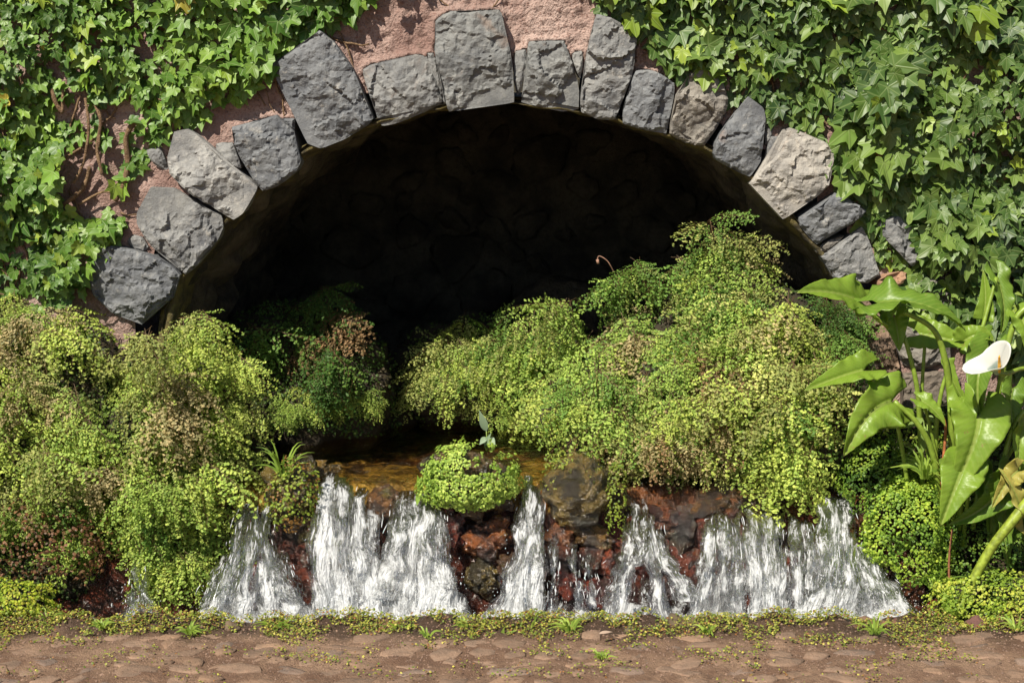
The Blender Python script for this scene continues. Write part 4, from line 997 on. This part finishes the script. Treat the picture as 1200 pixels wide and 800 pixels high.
lo = ivy('ivy with brown woody stems showing, left of the lowest arch stones', PL2, 620, (.035, .062), 32, IP_L, thin=thinL)
PR1 = [(690, -40), (940, -40), (940, 150), (905, 140), (880, 120), (850, 112), (812, 82), (800, 92), (770, 62), (750, 50), (725, 30), (700, 18)]
PR2 = [(930, -40), (1270, -40), (1270, 210), (985, 215), (962, 185), (930, 145)]
PR3 = [(975, 205), (1270, 205), (1270, 470), (1140, 400), (1060, 365), (1040, 330), (1078, 318), (1070, 270), (1045, 250), (1030, 262), (1000, 228)]
ivy('fringe of ivy above the keystone reaching out over the bare pink plaster', [(425, -100), (720, -100), (700, -28), (640, -45), (600, -22), (520, -34), (470, -12), (430, -6)], 150, (.045, .07), 37, IP_L, maxd=.17)
ivy('ivy hanging over the arch stones just right of the crown', PR1, 480, (.045, .080), 33, IP_R)
ivy('dark glossy ivy filling the top right corner of the wall', PR2, 980, (.052, .094), 34, IP_R)
ivy('ivy behind the calla lily on the right of the arch', PR3, 720, (.048, .100), 35, IP_R)
ivy('small ivy sprig creeping over a grey arch stone at the right', [(1010, 262), (1040, 255), (1055, 290), (1062, 312), (1030, 308), (1012, 280)], 40, (.028, .042), 36, IP_R, maxd=.05)
# thick bare stems on the left
mb = MB()
for pts, r0 in [([(108, 118), (118, 140), (114, 175), (120, 205)], .006), ([(100, 115), (104, 150), (98, 190), (86, 215)], .005), ([(55, 252), (85, 232), (100, 215), (105, 196)], .007), ([(135, 235), (145, 215), (150, 190), (148, 160), (160, 140)], .009), ([(60, 105), (66, 122), (74, 132)], .008), ([(74, 105), (73, 132)], .005), ([(118, 130), (116, 172)], .004), ([(92, 240), (120, 225), (140, 228)], .004)]:
    w3 = catmull([P(u, v, -0.03 - 0.01 * (i % 2)) for i, (u, v) in enumerate(pts)], 5); mb = MB(); mb.tube(w3, [r0 * (1 + .25 * noise.noise(p * 30)) for p in w3], 7); mb.build('woody_stem', M_BARK, lo)

# ------------------------------------------------------------------ calla lily
def half_profile(s):
    if s >= 0: return max(0.0, (1 - s ** 1.45)) ** 0.95 * (1 + 0.05 * math.sin(s * 9))
    q = -s / 0.30; return 0.44 * q + max(0, 1 - q ** 2.4) ** 0.5 * (1 - 0.44 * q)
def inner_profile(s): return 0.0 if s >= 0 else 0.40 * (-s / 0.30) ** 0.55
def calla_leaf(a, m, b, width, nrm, seed, ruffle=0.10, fold=0.25, roll=0.0, lobes=True):
    """a base, m middle control, b tip (world); width = half width; nrm = facing"""
    r = random.Random(seed); mb = MB(); nrm = Vector(nrm).normalized(); a, m, b = Vector(a), Vector(m), Vector(b)
    ss = ([-0.30, -0.27, -0.22, -0.15, -0.07] if lobes else []) + list(np.linspace(0, 1, 30)); nj = 9; ph = r.uniform(0, 6)
    vs = []; uv = []; fs = []
    for sg in (1, -1):
        b0 = len(vs)
        for s in ss:
            t = max(0, s); c = a * (1 - t) ** 2 + m * (2 * t * (1 - t)) + b * t * t
            tg = ((m - a) * (1 - t) + (b - m) * t).normalized()
            if s < 0: c = a + ((m - a).normalized()) * (s * (b - a).length) + nrm * (abs(s) * 0.25 * (b - a).length * -0.4)
            n2 = (nrm - tg * nrm.dot(tg)).normalized(); side = n2.cross(tg)
            w0, w1 = inner_profile(s), half_profile(s)
            if s < 0 and s <= -0.299: w1 = w0 + 0.06
            for j in range(nj):
                q = w0 + (w1 - w0) * j / (nj - 1)
                up = 0.10 * min(1, q * 6) + (fold + .28) * q - .18 * q * q - 0.55 * roll * q * q + 1.5 * ruffle * q * q * math.sin(s * 12 + ph + sg * 1.3) + 0.9 * ruffle * q * q * math.sin(s * 29 + ph * 2 - sg) + 0.02 * math.sin(s * 60 - q * 14)
                vs.append(c + side * (sg * q * width) + n2 * (up * width)); uv.append((s, sg * q))
        for i in range(len(ss) - 1):
            for j in range(nj - 1):
                p = b0 + i * nj + j; f = (p, p + 1, p + nj + 1, p + nj); fs.append(f if sg < 0 else f[::-1])
    mb.add(vs, fs, uv, 0.5); me = mb.mesh('leaf', M_CALLA)
    bm = bmesh.new(); bm.from_mesh(me); bmesh.ops.remove_doubles(bm, verts=bm.verts, dist=1e-5); bm.to_mesh(me); bm.free(); return me
calla = empty('calla_lily', P(1110, 600, -.42)); tag(calla, 'calla lily with large arrow-shaped leaves and one white flower at the right edge', 'calla lily')
CG = (0.26, 0.40, 0.05); CD = (0.18, 0.31, 0.04); CY = (0.50, 0.44, 0.12)
def cl(u0, v0, y0, um, vm, ym, u1, v1, y1, wpx, nrm, seed, col=CG, **kw):
    y = -0.45; me = calla_leaf(P(u0, v0, y0), P(um, vm, ym), P(u1, v1, y1), wpx / (FPX / 4.55), nrm, seed, **kw)
    o = link('leaf', me, calla, None, None, col); so = o.modifiers.new('thickness', 'SOLIDIFY'); so.thickness = 0.0012; return o
def stalk(pts, r0, r1, name='leaf_stalk', parent=None, mat=None):
    w3 = catmull([P(u, v, y) for u, v, y in pts], 5); n = len(w3); mb = MB(); mb.tube(w3, [r0 + (r1 - r0) * i / n for i in range(n)], 8)
    return mb.build(name, mat or M_STALK, parent or calla)
cl(1008, 354, -.42, 975, 338, -.50, 934, 343, -.55, 26, (0.05, -.75, .65), 1, ruffle=.16, fold=.1)
cl(1030, 356, -.50, 1085, 346, -.56, 1132, 388, -.52, 27, (0.15, -.45, .88), 2, CD, ruffle=.20, fold=.15)
cl(1048, 372, -.40, 1052, 385, -.42, 1054, 412, -.44, 17, (-.2, -.9, .3), 3, ruffle=.2)
cl(1078, 392, -.36, 1108, 396, -.38, 1148, 408, -.40, 21, (0, -.85, .5), 4, ruffle=.12, fold=.15)
cl(1012, 434, -.48, 985, 440, -.52, 942, 458, -.55, 20, (0.1, -.7, .7), 5, ruffle=.14, fold=.35)
cl(1045, 470, -.48, 1015, 475, -.56, 988, 535, -.55, 34, (0.25, -.9, .35), 6, ruffle=.22, fold=.1, roll=.3)
cl(1146, 486, -.52, 1150, 510, -.58, 1114, 580, -.56, 36, (-.05, -.95, .3), 7, ruffle=.08, fold=.12)
cl(1158, 408, -.44, 1138, 440, -.50, 1150, 494, -.50, 21, (-.3, -.9, .2), 8, CD, ruffle=.14, fold=.3)
cl(1128, 548, -.56, 1120, 570, -.60, 1102, 616, -.60, 27, (-.1, -.95, .3), 9, ruffle=.1, fold=.15)
cl(1178, 560, -.50, 1160, 600, -.54, 1112, 614, -.55, 22, (.3, -.8, .4), 10, CD, ruffle=.2)
cl(1192, 552, -.54, 1178, 562, -.56, 1162, 596, -.56, 14, (0, -.9, .4), 11, CY, ruffle=.35)
cl(1152, 375, -.36, 1158, 350, -.36, 1152, 316, -.34, 12, (-.3, -.9, .1), 12, ruffle=.1, lobes=False)
cl(1168, 325, -.34, 1182, 360, -.38, 1172, 392, -.38, 15, (.3, -.9, .3), 13, CD, ruffle=.2)
cl(1108, 420, -.46, 1112, 445, -.48, 1134, 476, -.48, 9, (.3, -.9, .2), 14, lobes=False)
cl(1130, 400, -.40, 1150, 385, -.42, 1164, 400, -.42, 16, (0, -.8, .5), 15, ruffle=.2)
cl(1196, 372, -.44, 1206, 385, -.48, 1205, 425, -.48, 16, (0, -.9, .3), 16, ruffle=.2)
cl(1150, 560, -.46, 1166, 590, -.48, 1158, 640, -.48, 18, (.2, -.9, .2), 17, CD, ruffle=.2)
cl(1200, 500, -.46, 1190, 520, -.5, 1196, 560, -.5, 16, (.2, -.9, .2), 18, CG, ruffle=.2)
stalk([(1116, 620, -.40), (1116, 540, -.44), (1114, 470, -.47), (1106, 415, -.49), (1092, 384, -.50), (1060, 366, -.50)], .013, .007)
stalk([(1082, 600, -.38), (1078, 500, -.40), (1074, 450, -.42), (1062, 402, -.42), (1052, 376, -.40)], .009, .006)
stalk([(1080, 560, -.36), (1080, 470, -.38), (1084, 400, -.38)], .006, .005)
stalk([(1098, 600, -.42), (1096, 520, -.44), (1102, 465, -.45), (1112, 430, -.45)], .010, .005)
stalk([(1104, 640, -.42), (1096, 545, -.46), (1078, 500, -.48), (1048, 470, -.48)], .011, .007)
stalk([(1068, 600, -.40), (1052, 500, -.44), (1030, 455, -.48), (1012, 436, -.49)], .007, .005)
stalk([(1124, 620, -.42), (1128, 540, -.46), (1132, 500, -.48), (1146, 486, -.50)], .010, .007)
stalk([(1150, 560, -.42), (1163, 500, -.44), (1172, 450, -.45), (1182, 400, -.45), (1194, 368, -.45), (1215, 355, -.45)], .010, .009)
stalk([(1040, 382, -.42), (1026, 372, -.44), (1008, 355, -.43)], .007, .006)
stalk([(1210, 540, -.45), (1185, 545, -.46), (1165, 560, -.46)], .008, .006)
stalk([(1212, 500, -.47), (1190, 520, -.47), (1170, 555, -.46)], .008, .006)
stalk([(1160, 640, -.44), (1172, 560, -.48), (1188, 500, -.48), (1212, 470, -.48)], .008, .008)
stalk([(1140, 620, -.46), (1150, 530, -.42), (1143, 460, -.42), (1148, 400, -.40), (1168, 325, -.36)], .008, .006)
k_ = stalk([(1106, 620, -.44), (1104, 560, -.46), (1108, 500, -.46), (1098, 478, -.45)], .006, .003, mat=m_plain('dry_stalk', (0.36, 0.13, 0.05)))
cl(1128, 470, -.50, 1134, 500, -.52, 1122, 540, -.52, 17, (-.4, -.85, .3), 21, ruffle=.16)
cl(1186, 455, -.44, 1180, 480, -.47, 1190, 512, -.48, 18, (.3, -.85, .3), 22, CD, ruffle=.16)
cl(1080, 470, -.50, 1096, 478, -.52, 1108, 500, -.52, 11, (.3, -.8, .5), 23, ruffle=.16)
cl(1180, 590, -.48, 1172, 620, -.52, 1182, 668, -.52, 15, (.2, -.9, .3), 24, CD, ruffle=.2)
cl(1035, 366, -.40, 1050, 352, -.42, 1066, 346, -.42, 13, (.0, -.8, .6), 25, ruffle=.16)
cl(1198, 605, -.56, 1190, 570, -.58, 1170, 548, -.56, 13, (.3, -.8, .4), 26, CY, ruffle=.35)
stalk([(1092, 620, -.40), (1100, 560, -.44), (1090, 500, -.46), (1082, 472, -.49)], .006, .004)
stalk([(1128, 640, -.42), (1136, 560, -.46), (1138, 500, -.46), (1130, 470, -.48)], .007, .005)
# leaning thick bare stalk
stalk([(1118, 726, -.62), (1140, 680, -.60), (1163, 640, -.60), (1185, 612, -.60), (1212, 578, -.58)], .0135, .0165, 'thick_bare_stem', mat=m_plain('bare_stem_green', (0.21, 0.27, 0.03), .5, .4, .35))
stalk([(1114, 715, -.55), (1112, 660, -.52), (1116, 620, -.50)], .004, .003, 'dry_stick', mat=m_plain('reddish_stick', (0.20, 0.08, 0.04)))
# flower
def flower():
    mb = MB(); base = P(1168, 438, -.60); ax = Vector((-.20, -.50, .84)).normalized()
    n = 36; nr = 14; vs = []
    tipd = Vector((-1, -.15, -.25)); tipd = (tipd - ax * tipd.dot(ax)).normalized(); sd = ax.cross(tipd)
    for j in range(nr):
        t = j / (nr - 1)
        for i in range(n):
            an = -3.2 + 6.4 * i / (n - 1)
            flare = 0.007 + t ** 1.7 * (0.026 + 0.072 * max(0, math.cos(an)) ** 5 + 0.012 * abs(math.sin(an)))
            h = 0.068 * t + 0.045 * t * max(0, -math.cos(an)) - 0.012 * t * t * max(0, math.cos(an))
            vs.append(base + ax * h + (tipd * math.cos(an) + sd * math.sin(an)) * flare + ax * (.004 * math.sin(an * 3) * t))
    fs = [(j * n + i, j * n + i + 1, (j + 1) * n + i + 1, (j + 1) * n + i) for j in range(nr - 1) for i in range(n - 1)]
    mb.add(vs, fs, None, [(-.9 if j < 4 else .1 if j < 6 else .7) for j in range(nr) for i in range(n)]); o = mb.build('flower_spathe', M_PETAL, calla); s = o.modifiers.new('thickness', 'SOLIDIFY'); s.thickness = 0.0015
    o['label'] = 'white funnel-shaped flower'
    sp = MB(); pts = [base + ax * (0.015 + 0.070 * i / 7) + Vector((.004, -.012, -.004)) + Vector((-.002, -.006, 0)) * i * .3 for i in range(8)]; sp.tube(pts, [.0040, .0048, .0048, .0046, .0044, .004, .0034, .0016], 8)
    sp.build('spadix', M_SPADIX, o)
    w3 = catmull([base + ax * .004, P(1180, 438, -.58), P(1196, 432, -.54), P(1222, 430, -.50)], 6); q = MB(); q.tube(w3, .0065, 8); q.build('flower_stalk', M_STALK, calla)
flower()

# ------------------------------------------------------------------ little leaves: cushions, creeping cover, path moss
def cushion(label, c, rad, n, size, cols, seed, zmin=-0.75, name='liverwort_cushion', cat='liverwort', jut=.35, accept=None, rough_=.42):
    r = random.Random(seed); root = empty(name, c - Vector((0, 0, rad[2]))); tag(root, label, cat); sets = [[] for _ in cols]
    k = 0
    while k < n:
        d = Vector((r.gauss(0, 1), r.gauss(0, 1), r.gauss(0, 1))).normalized()
        if d.y > 0.45 or d.z < zmin: k += 1; continue
        if accept and not accept(d): k += 1; continue
        q = 1 + rough_ * noise.noise(d * 2.2 + Vector((seed, 0, 0))) + .11 * noise.noise(d * 7) + r.uniform(-.09, .07)
        p = c + Vector((d.x * rad[0], d.y * rad[1], d.z * rad[2])) * q
        nn = (d + Vector((r.gauss(0, jut), r.gauss(0, jut) - .2, r.gauss(0, jut) + .35))).normalized()
        g = .5 + .8 * noise.noise(p * 14) + r.uniform(-.25, .25)
        sets[max(0, min(len(cols) - 1, int(g * len(cols))))].append((p, nn, r.uniform(*size))); k += 1
    for s, col in zip(sets, cols):
        if s: leaflet_cloud('foliage', s, M_GREEN, root, col)
    return root
LW = [(0.22, 0.34, 0.05), (0.33, 0.46, 0.08), (0.42, 0.54, 0.12)]
cc = P(552, 560, -.36)
cushion('round bright green liverwort cushion on the rock in the middle of the weir', cc, (.150, .10, .112), 9500, (.003, .0065), LW, 51, rough_=.24, accept=lambda d: not (d.z > .30 and d.x > -0.12) or noise.noise(d * 6) > .22)
cushion('green and brown moss clump under the grass tuft left of the falls', P(345, 585, -.38), (.085, .07, .115), 1500, (.003, .007), [(0.16, 0.17, 0.03), (0.22, 0.30, 0.04), (0.20, 0.11, 0.03)], 52, name='moss_clump', cat='moss')
cushion('thin strip of moss hanging beside the big mossy rock', P(722, 590, -.36), (.032, .04, .13), 700, (.003, .006), [(0.17, 0.22, 0.03), (0.28, 0.36, 0.05)], 53, name='moss_clump', cat='moss')
cushion('small-leaved creeping plant on the bank right of the falls', P(1064, 622, -.42), (.135, .11, .17), 8400, (.003, .0065), [(0.13, 0.24, 0.03), (0.26, 0.40, 0.05), (0.36, 0.48, 0.06)], 54, name='creeping_plant', cat='creeping plant', jut=.5)
cushion('dark leafy creeper in the shade above the small-leaved bank', P(1030, 560, -.34), (.12, .09, .11), 3800, (.003, .0065), [(0.06, 0.13, 0.02), (0.14, 0.24, 0.03), (0.2, 0.3, .04)], 55, name='creeping_plant', cat='creeping plant', jut=.5)
cushion('bright low leafy clump at the bottom right corner by the path', P(1172, 702, -.58), (.20, .10, .075), 6000, (.003, .0065), [(0.18, 0.28, 0.03), (0.32, 0.42, 0.05), (0.42, 0.46, 0.07)], 56, name='creeping_plant', cat='creeping plant', jut=.5)
cushion('low yellow green leafy clump at the bottom left corner by the path', P(12, 704, -.58), (.13, .09, .06), 3600, (.003, .0065), [(0.18, 0.28, 0.03), (0.34, 0.42, 0.04), (0.42, 0.42, 0.06)], 57, name='creeping_plant', cat='creeping plant', jut=.5)
cushion('brown dead fern litter with green bits at the left edge above the path', P(35, 640, -.44), (.24, .10, .13), 2600, (.004, .008), [(0.12, 0.06, 0.03), (0.2, 0.1, 0.05), (0.12, 0.17, 0.03)], 58, name='fern_litter', cat='leaf litter', jut=.6)
cushion('thin patchy moss over the top of the big round boulder of the weir', P(676, 562, -.37), (.105, .08, .105), 900, (.0025, .005), [(0.10, 0.11, 0.02), (0.22, 0.25, 0.04)], 62, name='moss_clump', cat='moss', rough_=.1, accept=lambda d: noise.noise(d * 4) > .12 and d.z > -.2)
cushion('pale moss patch on the rim rock at the middle back of the pool', P(665, 540, -.30), (.07, .06, .03), 400, (.003, .006), [(0.25, 0.3, 0.05), (0.2, 0.16, 0.05)], 59, name='moss_clump', cat='moss')
cushion('dark green leafy mass below the calla leaves', P(1150, 640, -.40), (.16, .12, .13), 4400, (.003, .0065), [(0.05, 0.11, 0.02), (0.10, 0.19, 0.03), (0.18, 0.28, .04)], 60, name='creeping_plant', cat='creeping plant', jut=.6)
cushion('mixed weedy growth between the right fern and the calla stalks', P(1045, 520, -.26), (.15, .1, .10), 3800, (.003, .0065), [(0.08, 0.16, 0.02), (0.18, 0.28, 0.03), (0.3, 0.35, .06)], 61, name='creeping_plant', cat='creeping plant', jut=.6)

# path ground cover
def gmask(x, y):
    d = edge_y(x) - y
    return noise.noise(Vector((x * 5.5, y * 9, 4))) * .9 + .55 * noise.noise(Vector((x * 19, y * 26, 8))) + (0.42 * math.exp(-(d / .10) ** 2)) + .00 + .30 * noise.noise(Vector((x * 2.3, 7, 0))) - .12 * max(0, d - .2) * 3
sets = [[], [], [], []]; r_ = random.Random(5); k = 0
while k < 42000:
    x = r_.uniform(-2.0, 2.0); y = edge_y(x) + .012 - abs(r_.gauss(0, .26 if r_.random() < .6 else .07)); k += 1
    if edge_y(x) - y < -0.004: continue
    g = gmask(x, y)
    if g < r_.uniform(0, .30): continue
    s = r_.uniform(.0020, .0048); z = ground_z(x, y) + r_.uniform(.003, .018)
    q = r_.random(); sets[0 if q < .38 else 1 if q < .60 else 2 if q < .82 else 3].append((Vector((x, y, z)), (r_.gauss(0, .4), r_.gauss(-.2, .4), 1), s))
for s, col in zip(sets, [(0.26, 0.28, 0.05), (0.46, 0.44, 0.10), (0.17, 0.24, 0.04), (0.26, 0.13, 0.05)]): leaflet_cloud('ground_cover', s, M_GREEN, None, col)

def blades(mb, c, n, L, spread, r, lean=(0, 0, 0), wd=.003):
    for i in range(n):
        az = r.uniform(0, 6.28); tip = Vector((math.cos(az) * spread * r.uniform(.2, 1), math.sin(az) * spread * r.uniform(.2, 1), r.uniform(.5, 1))).normalized() + Vector(lean)
        l = L * r.uniform(.5, 1.1); b = c + Vector((math.cos(az), math.sin(az), 0)) * r.uniform(0, .015); m = b + Vector((tip.x * .3, tip.y * .3, tip.z * .75)) * l; e = b + tip * l - Vector((0, 0, l * spread * .35))
        pts = bez(b, m, e, 6); side = (e - b).cross(Vector((0, -1, .2))).normalized(); vs = []
        for j, p in enumerate(pts):
            ww = wd * (1 - (j / 5) ** 1.6) + .0003; vs += [p - side * ww, p + side * ww]
        mb.add(vs, [(2 * j, 2 * j + 1, 2 * j + 3, 2 * j + 2) for j in range(5)], None, r.random())
def tuft(label, c, n, L, spread, seed, col=(0.22, 0.34, 0.05), **kw):
    mb = MB(); blades(mb, Vector((0, 0, 0)), n, L, spread, random.Random(seed), **kw)
    o = link('grass_tuft', mb.mesh('grass_tuft', M_GREEN), None, None, Matrix.Translation(c), col); tag(o, label, 'grass', 'grass tufts'); return o
tuft('long bladed grass tuft on the mossy rock left of the falls', P(332, 560, -.38), 18, .16, .8, 1, wd=.003)
tuft('grass tuft on the path edge in front of the far left fall', PZ(322, 738, Z0), 22, .09, 1.3, 2)
for (u, v, n, L, lab) in [(120, 735, 26, .05, 'short grass on the path edge at the lower left, below the hanging fern'), (175, 728, 26, .05, 'short grass on the path edge where the fern curtain ends'), (222, 742, 30, .06, 'grass tuft on the path edge left of the first fall'), (55, 728, 10, .07, 'few grass blades beside the low clump at the bottom left'),
    (548, 733, 10, .05, 'single thin grass shoot before the splashing fall'), (622, 733, 8, .07, 'upright grass blades below the narrow fall'), (668, 738, 26, .07, 'bushy grass tuft on the path edge before the red rocks'),
    (705, 770, 16, .05, 'low pale grass patch in the middle of the path'), (1025, 742, 18, .10, 'long leaning grass tuft before the far right fall'), (830, 740, 16, .06, 'grass tuft on the path edge before the broad fall'), (1190, 738, 16, .08, 'grass tuft at the right end of the path edge'), (500, 745, 14, .05, 'small grass tuft before the widest fall')]:
    tuft(lab, PZ(u, v, Z0 + .012), n, L, 1.2, int(u), (0.27, 0.38, 0.07))
tuft('arching grass in the shade under the calla stalks', P(1085, 560, -.45), 46, .17, 1.1, 91, (0.24, 0.36, 0.06), wd=.0035)
tuft('arching pale grass above the bottom right clump', P(1095, 690, -.50), 26, .16, 1.0, 92, (0.26, 0.38, 0.06), wd=.003)
tuft('thin grass blades rising beside the dry stick', P(1180, 640, -.46), 22, .15, .9, 93, (0.18, 0.30, 0.05), wd=.004)

# grit and crumbs of soil on the path
mb = MB(); r_ = random.Random(12)
for k in range(9000):
    x = r_.uniform(-2, 2); y = edge_y(x) - abs(r_.gauss(0, .3)); z = ground_z(x, y); a = r_.uniform(.0012, .0045) * (1.6 if r_.random() < .06 else 1)
    vs = [(x + q[0] * a * r_.uniform(.6, 1.3), y + q[1] * a * r_.uniform(.6, 1.3), z + q[2] * a * .7) for q in [(1, 0, 0), (0, 1, 0), (-1, 0, 0), (0, -1, 0), (0, 0, 1), (0, 0, -1)]]
    mb.add(vs, [(0, 1, 4), (1, 2, 4), (2, 3, 4), (3, 0, 4), (1, 0, 5), (2, 1, 5), (3, 2, 5), (0, 3, 5)])
tag(link('gravel', mb.mesh('gravel', M_COB, False), None, None, None, (0.24, 0.16, 0.12)), kind='stuff')
# small broad-leaved seedlings
def ovate(mb, a, b, w, nrm, tint=.5):
    a, b = Vector(a), Vector(b); t = (b - a); n = Vector(nrm).normalized(); n = (n - t.normalized() * n.dot(t.normalized())).normalized(); s = n.cross(t.normalized()); vs = []; m = 8
    for i in range(m):
        q = i / (m - 1); ww = w * math.sin(math.pi * min(.99, q ** .8 + .02)) ; c = a + t * q - n * (.15 * t.length * q * q)
        vs += [c - s * ww + n * ww * .3, c, c + s * ww + n * ww * .3]
    fs = []
    for i in range(m - 1):
        for j in (0, 1): fs.append((i * 3 + j, i * 3 + j + 1, i * 3 + j + 4, i * 3 + j + 3))
    mb.add(vs, fs, [(0, 0)] * len(vs), tint)
def seedling(label, root_uv, y, leaves, col, cat='seedling'):
    c = P(*root_uv, y); root = empty('seedling', c); tag(root, label, cat)
    for (u0, v0, u1, v1, w) in leaves:
        mb = MB(); ovate(mb, P(u0, v0, y - .01), P(u1, v1, y - .03), w, (-.1, -.8, .5)); mb.build('leaf', M_GREEN, root, True, col)
        st = MB(); st.tube([c, P((u0 + root_uv[0]) / 2, (v0 + root_uv[1]) / 2, y - .01), P(u0, v0, y - .01)], .0016, 5); st.build('stem', M_STALK, root)
seedling('seedling with three pointed green leaves at the lip of the widest fall', (496, 592), -.35, [(494, 578, 489, 558, .010), (492, 575, 488, 592, .009), (500, 575, 515, 570, .012), (498, 578, 499, 592, .008)], (0.22, 0.36, 0.05))
seedling('silvery green seedling standing at the back of the liverwort cushion', (571, 530), -.22, [(570, 505, 562, 482, .013), (573, 514, 580, 520, .013), (570, 512, 562, 520, .010), (568, 522, 574, 508, .008)], (0.28, 0.38, 0.26))
seedling('thin weed with two pale leaves beside the calla stalks', (1092, 590), -.40, [(1082, 490, 1062, 500, .013), (1084, 500, 1082, 530, .016), (1086, 488, 1096, 494, .011)], (0.22, 0.33, 0.08))
seedling('broad green weed leaves on the path edge below the splashing fall', (470, 740), -.70, [(470, 738, 458, 730, .007), (470, 738, 484, 732, .007), (470, 738, 476, 745, .006), (468, 738, 461, 744, .006)], (0.26, 0.38, 0.05))
seedling('star-shaped weed on the path edge below the narrow fall', (588, 748), -.73, [(588, 746, 574, 740, .007), (588, 746, 603, 738, .006), (588, 746, 578, 752, .006), (588, 746, 590, 736, .006)], (0.26, 0.38, 0.07))
# fallen dry petal on the path
mb = MB(); ovate(mb, PZ(702, 742, Z0 + .03), PZ(718, 738, Z0 + .035), .006, (0, -.4, .9)); o = link('fallen_leaf', mb.mesh('fallen_leaf', M_GREEN), None, None, None, (0.55, 0.42, 0.36)); tag(o, 'pale dry fallen leaf lying on the path edge', 'leaf')
# sprout sticking out above the right fern
mb = MB(); w3 = catmull([P(720, 320, .1), P(712, 306, .08), P(702, 300, .08), P(700, 306, .08)], 5); mb.tube(w3, .0018, 5); mb.tube([P(700, 304, .08), P(701, 309, .08)], .005, 6)
o = mb.build('dry_fern_shoot', m_plain('pinkish_shoot', (0.35, 0.2, 0.14))); tag(o, 'curled pinkish shoot sticking out above the fern into the dark', 'fern shoot')
print('objects', len(bpy.data.objects))
